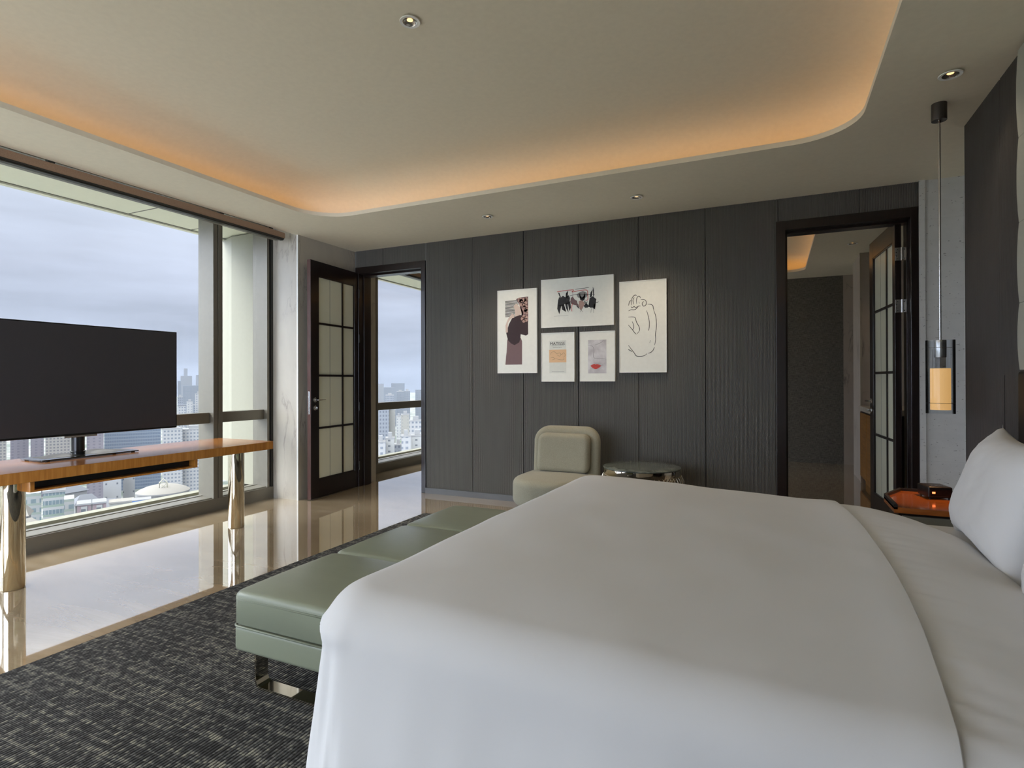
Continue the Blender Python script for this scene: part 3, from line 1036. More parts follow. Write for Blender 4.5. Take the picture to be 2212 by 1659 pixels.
def cushion_mesh(x0, y0, x1, y1, z0, z1, crown=0.014, r=0.022):
    bm = bmesh.new()
    n, m_ = 22, 22
    loops_ = []
    hx, hy = (x1 - x0) / 2, (y1 - y0) / 2
    cx, cy = (x0 + x1) / 2, (y0 + y1) / 2
    prof = [(0.010, z0), (0.0, z0 + 0.010), (0.0, z1 - r)]
    for k in range(1, 7):
        a = PI / 2 * k / 6
        prof.append((r * (1 - math.cos(a)), z1 - r + r * math.sin(a)))
    for k in range(1, 9):
        prof.append((r + (hx * 0.98 - r) * k / 8, z1))
    for d, z in prof:
        rr = max(0.004, 0.03 - d * 0.5)
        pts = rrect(x0 + min(d, hx - 0.005), y0 + min(d, hy - 0.005), x1 - min(d, hx - 0.005), y1 - min(d, hy - 0.005), min(rr, 0.003) if d > hx * 0.9 else rr, 4)
        out = []
        # resample edges
        P2 = []
        for i, p_ in enumerate(pts):
            q_ = pts[(i + 1) % len(pts)]
            P2.append(p_)
            if (i % 5) == 4:
                for k in range(1, 8):
                    P2.append((p_[0] + (q_[0] - p_[0]) * k / 8, p_[1] + (q_[1] - p_[1]) * k / 8))
        for (x, y) in P2:
            t = max(0.0, 1 - ((x - cx) / hx) ** 2) * max(0.0, 1 - ((y - cy) / hy) ** 2)
            out.append(bm.verts.new((x, y, z + (crown * t ** 0.5 if z >= z1 - r else 0))))
        loops_.append(out)
    nn = len(loops_[0])
    for i in range(len(loops_) - 1):
        for k in range(nn):
            bm.faces.new((loops_[i][k], loops_[i][(k + 1) % nn], loops_[i + 1][(k + 1) % nn], loops_[i + 1][k]))
    bm.faces.new(loops_[-1])
    bm.faces.new(loops_[0][::-1])
    return bm


YS = [BY0, 2.127, 2.697, BY1]
for k in range(3):
    bm = cushion_mesh(BX0, YS[k] + (0.001 if k else 0), BX1, YS[k + 1] - 0.001, 0.289, 0.420, 0.016)
    cu = fin(bm, 'seat_cushion', 'leather', bn, True, angle=70)
    # stitched seams around the cushion
    bm = bmesh.new()
    for zz, rr in ((0.392, 0.0016), (0.398, 0.0012)):
        pts = rrect(BX0 - 0.0005, YS[k] + 0.0005, BX1 + 0.0005, YS[k + 1] - 0.0005, 0.03, 4)
        tube(bm, [(x, y, zz) for x, y in pts] + [(pts[0][0], pts[0][1], zz)], rr, 5)
    fin(bm, 'stitching', 'leather', cu, True)
bm = bmesh.new()
pts = rrect(BX0 - 0.001, BY0 - 0.001, BX1 + 0.001, BY1 + 0.001, 0.03, 6)
tube(bm, [(x, y, 0.288) for x, y in pts] + [(pts[0][0], pts[0][1], 0.288)], 0.0045, 6)
fin(bm, 'piping', 'leather', bn, True)
for yl in (1.66, 3.16):
    bm = bmesh.new()
    w2 = 0.03
    x0, x1, z0, z1, t = -1.905, -1.47, 0.014, 0.19, 0.009
    outp = [(x0, z1), (x0, z0 + 0.03), (x0 + 0.009, z0 + 0.009), (x0 + 0.03, z0), (x1 - 0.03, z0), (x1 - 0.009, z0 + 0.009), (x1, z0 + 0.03), (x1, z1)]
    inp = [(x0 + t, z1), (x0 + t, z0 + 0.03), (x0 + 0.009 + t * 0.7, z0 + 0.009 + t * 0.7), (x0 + 0.03, z0 + t), (x1 - 0.03, z0 + t),
           (x1 - 0.009 - t * 0.7, z0 + 0.009 + t * 0.7), (x1 - t, z0 + 0.03), (x1 - t, z1)]
    vs = [[bm.verts.new((p_[0], yl + sy, p_[1])) for p_ in L_] for L_ in (outp, inp) for sy in (-w2, w2)]
    for i in range(7):
        o1, o2, i1, i2 = vs
        bm.faces.new((o1[i], o1[i + 1], o2[i + 1], o2[i]))
        bm.faces.new((i1[i], i2[i], i2[i + 1], i1[i + 1]))
        bm.faces.new((o1[i], i1[i], i1[i + 1], o1[i + 1]))
        bm.faces.new((o2[i], o2[i + 1], i2[i + 1], i2[i]))
    fin(bm, 'leg', 'chrome', bn)

# ------------------------------------------------------------------ bed
bd = thing('bed', (0.0, 2.17, 0.013), 'wide bed made up in smooth white linen', 'bed')
bm = bmesh.new()
abox(bm, (-1.03, 1.18, 0.02), (0.988, 3.17, 0.30), 0.02, 3)
fin(bm, 'bed_base', 'black_leather', bd, True, angle=50)
bm = bmesh.new()
abox(bm, (-1.05, 1.16, 0.30), (0.988, 3.19, 0.585), 0.05, 5)
fin(bm, 'mattress', 'linen', bd, True, angle=60)

DX0, DX1, DY0, DY1 = -1.128, 0.70, 1.085, 3.235
ZT = 0.682
RP = 0.125         # profile rounding radius at the edges
RC = [0.10, 0.40, 0.12, 0.12]   # corner radii: head-near, head-far, foot-far, foot-near


def sdf(x, y):
    """signed distance to the duvet's flat-top outline (inset by RP), with per-corner radii"""
    x0, x1, y0, y1 = DX0 + RP, DX1 - 0.07, DY0 + RP, DY1 - RP
    cx, cy = (x0 + x1) / 2, (y0 + y1) / 2
    hx, hy = (x1 - x0) / 2, (y1 - y0) / 2
    px, py = x - cx, y - cy
    r = (0.44 if py > 0 else 0.05) if px > 0 else 0.05
    qx, qy = abs(px) - hx + r, abs(py) - hy + r
    return math.hypot(max(qx, 0), max(qy, 0)) + min(max(qx, qy), 0) - r


def seamx(y):
    t = (y - 1.1) / 2.1
    return 0.272 + 0.055 * math.sin(PI * min(max(t, 0), 1)) * 1.0 - 0.015 * t


def duvet_point(a, b_):
    d = sdf(a, b_)
    eps = 1e-3
    gx = (sdf(a + eps, b_) - sdf(a - eps, b_)) / (2 * eps)
    gy = (sdf(a, b_ + eps) - sdf(a, b_ - eps)) / (2 * eps)
    gl_ = math.hypot(gx, gy) or 1
    gx, gy = gx / gl_, gy / gl_
    # top surface: gently crowned
    inner = max(0.0, -d)
    crown = 0.028 * (1 - math.exp(-inner / 0.25))
    wave = 0.008 * noise.noise(Vector((a * 1.6, b_ * 1.6, 0.3))) + 0.0035 * noise.noise(Vector((a * 5, b_ * 5, 2.3)))
    sx_ = a - seamx(b_)
    # the main part ends in a soft thick edge over the turned-down band
    st = 0.0
    if sx_ <= 0:
        st = 0.008 + 0.004 * math.exp(-((sx_ + 0.03) / 0.06) ** 2)
    else:
        st = 0.0
        wr = math.exp(-sx_ / 0.09)
        st += wr * 0.0045 * noise.noise(Vector((b_ * 26 + a * 9, a * 6, 1.0))) * 2
        st -= 0.002 * math.exp(-sx_ / 0.02)
    z = ZT - 0.028 + crown + wave + st
    tf = min(1, max(0, (0.35 - a) / 1.25))
    z += 0.046 * tf * tf * (3 - 2 * tf)
    px, py = a, b_
    # towards the head the band slopes down a little
    if sx_ > 0.08:
        z -= 0.020 * min(1, (sx_ - 0.08) / 0.25) ** 2
    if d > 0:
        px, py = a - gx * d, b_ - gy * d
        rp = RP if gx < 0.5 else RP + (0.07 - RP) * min(1, (gx - 0.5) / 0.4)
        arc = rp * PI / 2
        if d < arc:
            an = d / rp
            out, dz = rp * math.sin(an), rp * (1 - math.cos(an))
        else:
            s_ = d - arc
            out, dz = rp + 0.105 * s_, rp + s_
        if gx > 0.6:       # head edge stops on the mattress
            dz = min(dz, 0.105)
            if d > arc + 0.02:
                out = rp + 0.0
        fold = 0.0
        if gx < 0.55:
            tt = (px * abs(gy) + py * abs(gx))
            amp = min(1, max(0, (dz - 0.05) / 0.3))
            fold = amp * (0.012 * noise.noise(Vector((tt * 3.0, dz * 1.2, 5.0))) + 0.006 * noise.noise(Vector((tt * 9, dz * 2.5, 1.0))))
            cn = abs(gx * gy)
            fold += cn * 0.012 * amp * math.sin(math.atan2(gy, gx) * 14 + dz * 6)
            fold += 0.012 * math.exp(-((dz - 0.10) / 0.02) ** 2) * min(1, cn * 3)
        out += fold
        px += gx * out
        py += gy * out
        z -= dz
    px += 0.06 * max(0, (py - 1.1) / 2.1) * min(1, max(0, (0.2 - px) / 1.2))
    if z < 0.03:
        z = 0.03
    return Vector((px, py, z))


bm = bmesh.new()
offs = []
x = -2.2
while x < 1.25:
    offs.append(x)
    ax = abs(x)
    x += 0.003 if ax < 0.012 else (0.008 if ax < 0.07 else 0.02)
offs = sorted(set([o_ for o_ in offs if abs(o_) > 0.0025] + [-0.0012, 0.0012]))
ys = [0.30 + 0.0175 * k for k in range(int((4.08 - 0.30) / 0.0175) + 1)]
G = []
for yv in ys:
    sx_ = seamx(yv)
    row = []
    for of in offs:
        a = sx_ + of
        d = sdf(a, yv)
        if d > 0.80 or a > 0.86:
            row.append(None)
        else:
            row.append(bm.verts.new(duvet_point(a, yv)))
    G.append(row)
for i in range(len(G) - 1):
    for k in range(len(offs) - 1):
        q_ = (G[i][k], G[i][k + 1], G[i + 1][k + 1], G[i + 1][k])
        if all(v_ is not None for v_ in q_):
            bm.faces.new(q_)
dv = fin(bm, 'duvet', 'linen', bd, True)


def pillow(name, loc, w_, h_, t_, rot, mat, label, group, pull=0.05):
    bm = bmesh.new()
    n = 36
    F = []
    for side in (1, -1):
        g = []
        for i in range(n + 1):
            row = []
            for k in range(n + 1):
                u = -1 + 2 * i / n
                v_ = -1 + 2 * k / n
                # pinch the sides, stretch the corners
                px = u * (1 - 0.07 * (1 - v_ * v_) ** 1.0 * abs(u) ** 3) + pull * u * abs(u) * abs(v_) ** 8
                pz = v_ * (1 - 0.10 * (1 - u * u) ** 1.0 * abs(v_) ** 3) + pull * v_ * abs(v_) * abs(u) ** 8 * 1.4
                th = max(0.0, (1 - u ** 4)) ** 0.55 * max(0.0, (1 - v_ ** 4)) ** 0.55
                e_ = (1 - abs(u)) * (1 - abs(v_))
                wr = 0.05 * noise.noise(Vector((u * 3 + loc[1], v_ * 3, side))) + 0.025 * noise.noise(Vector((u * 9, v_ * 6 + loc[0], side * 2)))
                edgew = (abs(u) ** 6 + abs(v_) ** 6) * (1 - abs(u) ** 12) * (1 - abs(v_) ** 12)
                wr += edgew * 0.10 * noise.noise(Vector((u * 14, v_ * 14, side * 3)))
                yv = side * t_ / 2 * th * (1 + wr)
                row.append(Vector((px * w_ / 2, yv, pz * h_ / 2)))
            g.append(row)
        F.append(g)
    V1 = [[bm.verts.new(p_) for p_ in r_] for r_ in F[0]]
    V2 = [[bm.verts.new(p_) for p_ in r_] for r_ in F[1]]
    for Vv, fl_ in ((V1, 0), (V2, 1)):
        for i in range(n):
            for k in range(n):
                q_ = [Vv[i][k], Vv[i + 1][k], Vv[i + 1][k + 1], Vv[i][k + 1]]
                bm.faces.new(q_ if not fl_ else q_[::-1])
    bmesh.ops.remove_doubles(bm, verts=bm.verts, dist=1e-5)
    me_o = fin(bm, name, mat, None, True)
    me_o.location = loc
    me_o.rotation_euler = rot
    tag(me_o, label, 'pillow', group)
    return me_o


# pillows stand on their long edge against the headboard (local x runs along the bed's width)
pillow('pillow', (0.790, 2.69, 0.806), 0.80, 0.46, 0.23, (math.radians(19), 0, math.radians(90 - 3)), 'linen', 'plump white pillow with a pointed corner, farthest on the bed', None, 0.10)
pillow('pillow', (0.775, 1.76, 0.798), 0.80, 0.46, 0.25, (math.radians(20), 0, math.radians(90 + 2)), 'linen', 'white pillow at right picture edge, nearer the camera', None, 0.04)
pillow('cushion', (0.955, 2.62, 0.84), 0.66, 0.46, 0.065, (math.radians(6), 0, math.radians(90)), 'tan', 'tan cushion tucked behind the far white pillow', None, 0.03)

# headboard and scalloped pale wall tiles
hb = thing('headboard', (1.0, 2.2, 0.0), 'black leather headboard behind the pillows', 'headboard')
bm = bmesh.new()
abox(bm, (0.995, 0.95, 0.0), (1.049, 3.285, 1.288), 0.018, 4)
fin(bm, 'headboard_panel', 'black_leather', hb, True, angle=50)
for k in range(4):
    box('seam', (0.9935, 1.0 + 0.61 * k + 0.6, 0.05), (0.9955, 1.0 + 0.61 * k + 0.604, 1.27), 'gasket', hb)
sp_ = thing('scalloped_wall_panel', (1.03, 2.2, 1.3), 'pale grey green tiled panel with wavy edge above headboard', 'wall panel')
zt = [1.292, 1.715, 2.05, 2.40, 2.765]
zt = [1.292, 1.60, 1.97, 2.36, 2.765]
for k in range(4):
    z0_, z1_ = zt[k] + 0.001, zt[k + 1] - 0.001
    prev = None
    bm = bmesh.new()
    poly = []
    nn_ = 14
    for i in range(nn_ + 1):
        t = i / nn_
        poly.append((3.338 + 0.026 * math.sin(PI * t) ** 0.8, z0_ + (z1_ - z0_) * t))
    poly += [(0.95, z1_), (0.95, z0_)]
    A = [bm.verts.new((1.022, y_, z_)) for y_, z_ in poly]
    B = [bm.verts.new((1.050, y_, z_)) for y_, z_ in poly]
    bm.faces.new(A)
    bm.faces.new(B[::-1])
    for i in range(len(poly)):
        j = (i + 1) % len(poly)
        bm.faces.new((A[i], B[i], B[j], A[j]))
    fin(bm, 'panel_tile', 'light_panel', sp_)

# ------------------------------------------------------------------ nightstand, device
ns = thing('nightstand', (0.8, 3.7, 0), 'orange wood nightstand with dark raised rim beside the bed', 'nightstand')
poly = [(0.55, 3.43), (1.045, 3.43), (1.045, 3.965), (0.66, 3.965), (0.55, 3.73)]
bm = bmesh.new()
prism(bm, poly, 0.572, 0.600)
fin(bm, 'top', 'stand_wood', ns)
bm = bmesh.new()
prism(bm, [(0.575, 3.47), (1.04, 3.47), (1.04, 3.94), (0.68, 3.94), (0.575, 3.72)], 0.02, 0.572)
fin(bm, 'body', 'dark_wood', ns)
box('drawer_front', (0.59, 3.455, 0.33), (1.03, 3.472, 0.555), 'cream_ext', ns, 0.002)
bm = bmesh.new()
rim = [(1.045, 3.965), (0.66, 3.965), (0.55, 3.73), (0.55, 3.43)]
inn = [(1.045, 3.950), (0.671, 3.950), (0.565, 3.726), (0.565, 3.43)]
lo1 = [bm.verts.new((x, y, 0.59)) for x, y in rim]
hi1 = [bm.verts.new((x, y, 0.615)) for x, y in rim]
lo2 = [bm.verts.new((x, y, 0.59)) for x, y in inn]
hi2 = [bm.verts.new((x, y, 0.615)) for x, y in inn]
for i in range(3):
    bm.faces.new((lo1[i], lo1[i + 1], hi1[i + 1], hi1[i]))
    bm.faces.new((lo2[i], hi2[i], hi2[i + 1], lo2[i + 1]))
    bm.faces.new((hi1[i], hi1[i + 1], hi2[i + 1], hi2[i]))
for i in (0, 3):
    bm.faces.new((lo1[i], hi1[i], hi2[i], lo2[i]))
fin(bm, 'rim', 'black_leather', ns)

dv_ = thing('alarm_clock', (0.80, 3.80, 0.601), 'small black box clock with orange light on nightstand', 'clock', rotz=math.radians(12))
bm = bmesh.new()
abox(bm, (-0.058, -0.055, 0.006), (0.058, 0.075, 0.066), 0.007, 3)
cs = fin(bm, 'case', 'dev', dv_, True, True, 50)
box('display', (-0.046, -0.0562, 0.018), (0.050, -0.0545, 0.052), 'tv_black', dv_, local=True)
box('indicator', (-0.040, -0.0585, 0.030), (-0.026, -0.056, 0.040), 'dot', dv_, local=True)
boxes('button', [((-0.030 + 0.02 * k, -0.02, 0.066), (-0.018 + 0.02 * k, -0.008, 0.068)) for k in range(4)], 'steel', dv_, local=True)
for x_, y_ in ((-0.045, -0.045), (0.045, -0.045), (-0.045, 0.06), (0.045, 0.06)):
    turned('foot', [(0.006, 0), (0.006, 0.008)], (x_, y_, 0), 'gasket', dv_, 10, local=True)
bm = bmesh.new()
tube(bm, [(0.058, 0.03, 0.02), (0.10, 0.03, 0.012), (0.15, 0.02, 0.006), (0.20, 0.03, 0.006)], 0.0035, 8)
fin(bm, 'power_cord', 'dev', dv_, True, True)

# ------------------------------------------------------------------ pendant lamp
pd = thing('pendant_lamp', (0.838, 3.86, 1.06), 'lit amber glass pendant lamp hanging over the nightstand', 'lamp')
PX, PY = 0.838, 3.86
turned('canopy', [(0.036, 2.692), (0.0365, 2.695), (0.0365, 2.786)], (PX, PY, 0), 'canopy_metal', pd, 40)
turned('rod', [(0.0058, 1.46), (0.0058, 2.68), (0.009, 2.683), (0.009, 2.695)], (PX, PY, 0), 'steel', pd, 16)
turned('socket_cap', [(0.0275, 1.372), (0.028, 1.374), (0.028, 1.466), (0.0275, 1.468)], (PX, PY, 0), 'steel', pd, 40)
og = turned('outer_glass', [(0.0655, 1.060), (0.0675, 1.060), (0.0675, 1.468), (0.0655, 1.468), (0.0655, 1.060)], (PX, PY, 0), 'lamp_glass', pd, 64, cap=False)
turned('inner_glass', [(0.026, 1.30), (0.026, 1.372)], (PX, PY, 0), 'glass', pd, 40, cap=False)
turned('amber_shade', [(0.0465, 1.080), (0.0470, 1.081), (0.0470, 1.310), (0.0465, 1.311)], (PX, PY, 0), 'amber', pd, 48, cap=False)
for zz, rr in ((1.428, 0.0018), (1.118, 0.0012)):
    bm = bmesh.new()
    for a in (0.4, 0.4 + 2 * PI / 3, 0.4 + 4 * PI / 3):
        tube(bm, [(PX + 0.026 * math.cos(a), PY + 0.026 * math.sin(a), zz), (PX + 0.066 * math.cos(a), PY + 0.066 * math.sin(a), zz)], rr, 6)
    pts = [(PX + 0.030 * math.cos(a_ * PI / 16), PY + 0.030 * math.sin(a_ * PI / 16), zz) for a_ in range(33)] if zz > 1.3 else \
          [(PX + 0.0655 * math.cos(a_ * PI / 16), PY + 0.0655 * math.sin(a_ * PI / 16), zz) for a_ in range(33)]
    tube(bm, pts, rr, 6)
    fin(bm, 'spacer_ring', 'rod', pd, True)
sl = bpy.data.lights.new('pendant_lamp_bulb', 'SPOT')
sl.energy = 9.0
sl.color = (1.0, 0.50, 0.22)
sl.spot_size = math.radians(92)
sl.spot_blend = 0.35
sl.shadow_soft_size = 0.02
so = bpy.data.objects.new('pendant_lamp_bulb', sl)
so.location = (0, 0, 0.03)
so.parent = pd
C.objects.link(so)

# ------------------------------------------------------------------ downlights


def downlight(x, y, z, label, grp=None, watts=6.0):
    root = thing('downlight', (x, y, z), label, 'downlight', grp)
    turned('trim_ring', [(0.036, -0.002), (0.050, -0.004), (0.052, -0.001), (0.052, 0.0)], (x, y, z), 'frame_w', root, 36, cap=False)
    turned('reflector', [(0.036, -0.003), (0.033, 0.001), (0.026, 0.0055), (0.016, 0.0075)], (x, y, z), 'steel', root, 36, cap=False)
    turned('lamp', [(0.015, 0.0072), (0.013, 0.0062)], (x, y, z), 'bulb', root, 24, cap=True)
    l = bpy.data.lights.new('downlight_beam', 'SPOT')
    l.energy = watts
    l.color = (1.0, 0.80, 0.58)
    l.spot_size = math.radians(110)
    l.spot_blend = 1.0
    l.shadow_soft_size = 0.03
    lo_ = bpy.data.objects.new('downlight_beam', l)
    lo_.location = (0, 0, -0.006)
    lo_.parent = root
    C.objects.link(lo_)
    return root


# the ceiling skins are closed, so each fitting is set a little proud of them
downlight(-1.652, 2.352, 3.051, 'round recessed downlight in raised ceiling centre')
downlight(0.806, 3.495, ZC - 0.009, 'round recessed downlight in soffit next to pendant lamp')
downlight(-1.04, 4.717, ZC - 0.009, 'recessed downlight above far wall, right one of two', None, 38.0)
downlight(-2.421, 4.678, ZC - 0.009, 'recessed downlight above far wall, left one of two', None, 38.0)
downlight(0.80, 7.37, ZC - 0.009, 'small lit downlight in next room beyond right door')

# ------------------------------------------------------------------ armchair
ac = thing('armchair', (-1.75, 4.75, 0), 'armless sage grey upholstered lounge chair by the ribbed wall', 'chair')


def soft_block(outline, z0, z1, r, prof_n=6, crown=0.0, cx=0, cy=0, hx=1, hy=1):
    """rounded slab: outline(d) gives the plan polygon inset by d"""
    bm = bmesh.new()
    rings = []
    for k in range(prof_n + 1):
        a = PI / 2 * k / prof_n
        rings.append((r * (1 - math.sin(a)), z0 + r * (1 - math.cos(a))))
    for k in range(prof_n + 1):
        a = PI / 2 * k / prof_n
        rings.append((r * (1 - math.cos(a)), z1 - r + r * math.sin(a)))
    for k in range(1, 6):
        rings.append((r + (min(hx, hy) * 0.92 - r) * k / 5, z1))
    L_ = []
    for d, z in rings:
        L_.append([bm.verts.new((x, y, z + (crown * (1 - min(1, ((x - cx) / hx) ** 2)) * (1 - min(1, ((y - cy) / hy) ** 2)) if z > (z0 + z1) / 2 else 0))) for x, y in outline(d)])
    n = len(L_[0])
    for i in range(len(L_) - 1):
        for k in range(n):
            bm.faces.new((L_[i][k], L_[i][(k + 1) % n], L_[i + 1][(k + 1) % n], L_[i + 1][k]))
    bm.faces.new(L_[0][::-1])
    bm.faces.new(L_[-1])
    return bm


def seat_outline(d):
    x0, y0, x1, y1 = -2.115 + d, 4.33 + d, -1.41 - d, 5.02 - d
    r = [max(0.02, 0.30 - d), max(0.02, 0.12 - d), max(0.02, 0.12 - d), max(0.02, 0.30 - d)]
    return rrect(x0, y0, x1, y1, r, 10)


fin(soft_block(seat_outline, 0.165, 0.405, 0.06, 6, 0.02, -1.74, 4.68, 0.36, 0.33), 'seat', 'chair', ac, True)
# backrest: a curved upholstered shell standing behind the seat, leaning slightly back


def shell(x0, x1, z0, z1, yb, th, lean, rad, rr, curve, name, parent):
    bm = bmesh.new()
    cx = (x0 + x1) / 2
    hx = (x1 - x0) / 2
    rings = []
    prof = []
    K = 6
    for k in range(K + 1):
        a = PI / 2 * k / K
        prof.append((rr * (1 - math.sin(a)), -th / 2 + rr * (1 - math.cos(a))))
    for k in range(K + 1):
        a = PI / 2 * k / K
        prof.append((rr * (1 - math.cos(a)), th / 2 - rr + rr * math.sin(a)))
    lim = min(hx, (z1 - z0) / 2)
    pre = [(rr + (lim * 0.9 - rr) * k / 6, -th / 2) for k in range(6, 0, -1)]
    post = [(rr + (lim * 0.9 - rr) * k / 6, th / 2) for k in range(1, 7)]
    prof = pre + prof + post
    for d, yo in prof:
        pts = rrect(x0 + d, z0 + d, x1 - d, z1 - d, [max(0.01, r_ - d) for r_ in rad], 8)
        P3 = []
        for i, p_ in enumerate(pts):
            q_ = pts[(i + 1) % len(pts)]
            P3.append(p_)
            if i % 9 == 8:
                for k in range(1, 8):
                    P3.append((p_[0] + (q_[0] - p_[0]) * k / 8, p_[1] + (q_[1] - p_[1]) * k / 8))
        crownf = 0.0
        row = []
        for x, z in P3:
            t = (z - z0) / (z1 - z0)
            yy_ = yb + lean * (t - 0.5) - curve * ((x - cx) / hx) ** 2 + yo
            row.append(bm.verts.new((x, yy_, z)))
        rings.append(row)
    n = len(rings[0])
    for i in range(len(rings) - 1):
        for k in range(n):
            bm.faces.new((rings[i][k], rings[i][(k + 1) % n], rings[i + 1][(k + 1) % n], rings[i + 1][k]))
    bm.faces.new(rings[0])
    bm.faces.new(rings[-1][::-1])
    return fin(bm, name, 'chair', parent, True)


shell(-2.06, -1.425, 0.20, 0.825, 4.99, 0.11, 0.05, [0.06, 0.14, 0.14, 0.06], 0.05, 0.05, 'backrest', ac)
cu2 = shell(-1.995, -1.50, 0.418, 0.765, 4.885, 0.10, 0.05, [0.05, 0.07, 0.07, 0.05], 0.042, 0.012, 'back_cushion', ac)
for x_, y_ in ((-1.98, 4.50), (-1.50, 4.50), (-1.98, 4.92), (-1.50, 4.92)):
    turned('leg', [(0.012, 0), (0.016, 0.17)], (x_, y_, 0), 'gasket', ac, 16)

# ------------------------------------------------------------------ round side table
st_ = thing('side_table', (-1.02, 4.79, 0), 'round side table with green marble top and chrome rods', 'table')
q = NB('dark_green_marble')
n1 = q.noise(q.coords(), 14, 6, 0.65, 0.8)
n2 = q.noise(q.coords(), 60, 4, 0.6)
q.bsdf(q.mix(q.ramp(n2, [(0.60, (0, 0, 0)), (0.74, (1, 1, 1))]), q.ramp(n1, [(0.3, (0.05, 0.062, 0.05)), (0.55, (0.15, 0.17, 0.145)), (0.72, (0.30, 0.32, 0.27))]), (0.30, 0.30, 0.24)), 0.08)
M['green_marble'] = q.m
turned('tabletop', [(0.30, 0.512), (0.318, 0.513), (0.321, 0.516), (0.321, 0.521), (0.318, 0.523), (0.2, 0.5235), (0.02, 0.5235)], (-1.02, 4.79, 0), 'green_marble', st_, 72)
turned('rim_band', [(0.29, 0.43), (0.314, 0.43), (0.316, 0.434), (0.316, 0.511), (0.29, 0.511)], (-1.02, 4.79, 0), 'chrome', st_, 72)
turned('core_drum', [(0.16, 0.004), (0.17, 0.010), (0.17, 0.425), (0.285, 0.43)], (-1.02, 4.79, 0), 'chrome', st_, 48)
turned('base_ring', [(0.26, 0.0), (0.28, 0.0), (0.282, 0.008), (0.28, 0.012), (0.26, 0.012)], (-1.02, 4.79, 0), 'chrome', st_, 60)
r0 = None
for k in range(54):
    a = 2 * PI * k / 54
    ca, sa = math.cos(a), math.sin(a)
    if r0 is None:
        bm = bmesh.new()
        tube(bm, [(0.314, 0, 0.462), (0.322, 0, 0.455), (0.340, 0, 0.415), (0.356, 0, 0.36), (0.352, 0, 0.28), (0.31, 0, 0.10), (0.272, 0, 0.010)], 0.0028, 6)
        r0 = fin(bm, 'rod', 'chrome', st_, True, True)
    else:
        o = r0.copy()
        C.objects.link(o)
        o.parent = st_
        o.rotation_euler = (0, 0, a)

# ------------------------------------------------------------------ framed pictures on the far wall
AY = 5.276    # front of frames
PYF = AY + 0.0035


def ribbon(bm, pts, wd, y, taper=True):
    # smooth the stroke, then make a thin flat ribbon lying on the print
    P_ = [Vector((p_[0], p_[1])) for p_ in pts]
    if len(P_) > 2:
        Q = []
        for i in range(len(P_) - 1):
            p0, p1, p2, p3 = P_[max(i - 1, 0)], P_[i], P_[i + 1], P_[min(i + 2, len(P_) - 1)]
            for k in range(6):
                t = k / 6
                Q.append(0.5 * ((2 * p1) + (p2 - p0) * t + (2 * p0 - 5 * p1 + 4 * p2 - p3) * t * t + (3 * p1 - p0 - 3 * p2 + p3) * t ** 3))
        Q.append(P_[-1])
        P_ = Q
    L_, R_ = [], []
    n = len(P_)
    for i, p_ in enumerate(P_):
        d = (P_[min(i + 1, n - 1)] - P_[max(i - 1, 0)])
        if d.length < 1e-7:
            d = Vector((1, 0))
        d.normalize()
        nn = Vector((-d.y, d.x)) * wd / 2 * ((0.45 + 0.55 * math.sin(PI * min(1, max(0, i / max(1, n - 1)))) ** 0.5) if taper else 1)
        L_.append(bm.verts.new((p_.x + nn.x, y, p_.y + nn.y)))
        R_.append(bm.verts.new((p_.x - nn.x, y, p_.y - nn.y)))
    for i in range(n - 1):
        bm.faces.new((L_[i], L_[i + 1], R_[i + 1], R_[i]))


def poly(bm, pts, y):
    vs = [bm.verts.new((a, y, b)) for a, b in pts]
    f = bm.faces.new(vs)
    bmesh.ops.triangulate(bm, faces=[f])


def frame(x0, x1, z0, z1, label, paper='print_w'):
    root = thing('picture_frame', ((x0 + x1) / 2, D, z0), label, 'picture', 'framed pictures on the ribbed wall')
    t = 0.0055
    bm = bmesh.new()
    for a, b in (((x0, AY, z0), (x0 + t, D, z1)), ((x1 - t, AY, z0), (x1, D, z1)), ((x0 + t, AY, z0), (x1 - t, D, z0 + t)), ((x0 + t, AY, z1 - t), (x1 - t, D, z1))):
        abox(bm, a, b, 0.0008)
    fin(bm, 'frame', 'frame_w', root)
    pr = box('print', (x0 + t, AY + 0.004, z0 + t), (x1 - t, D - 0.004, z1 - t), paper, root)
    return root, pr


def ink(root_print, name, mat, strokes=(), polys=(), wd=0.003, dy=0.0, taper=True):
    bm = bmesh.new()
    for s_ in strokes:
        ribbon(bm, s_, wd, PYF - dy, taper)
    for p_ in polys:
        poly(bm, p_, PYF - dy)
    o = fin(bm, name, mat, root_print)
    return o


def lettering(body, x0, x1, z, mat, pr, size):
    cu = bpy.data.curves.new('lettering', 'FONT')
    cu.body = body
    cu.size = size
    cu.align_x = 'CENTER'
    cu.extrude = 0.0003
    o = bpy.data.objects.new('lettering', cu)
    C.objects.link(o)
    bpy.context.view_layer.update()
    dg = bpy.context.evaluated_depsgraph_get()
    me = bpy.data.meshes.new_from_object(o.evaluated_get(dg))
    bpy.data.objects.remove(o)
    wdt = max(v_.co.x for v_ in me.vertices) - min(v_.co.x for v_ in me.vertices)
    s_ = (x1 - x0) / wdt
    off = Vector(((x0 + x1) / 2, PYF - 0.0005, z)) - pr.location - pr.parent.location
    for v_ in me.vertices:
        c_ = v_.co.copy()
        v_.co = Vector((c_.x * s_, c_.z, c_.y)) + off
    me.materials.clear()
    me.materials.append(M[mat])
    ob = bpy.data.objects.new('lettering', me)
    C.objects.link(ob)
    ob.parent = pr


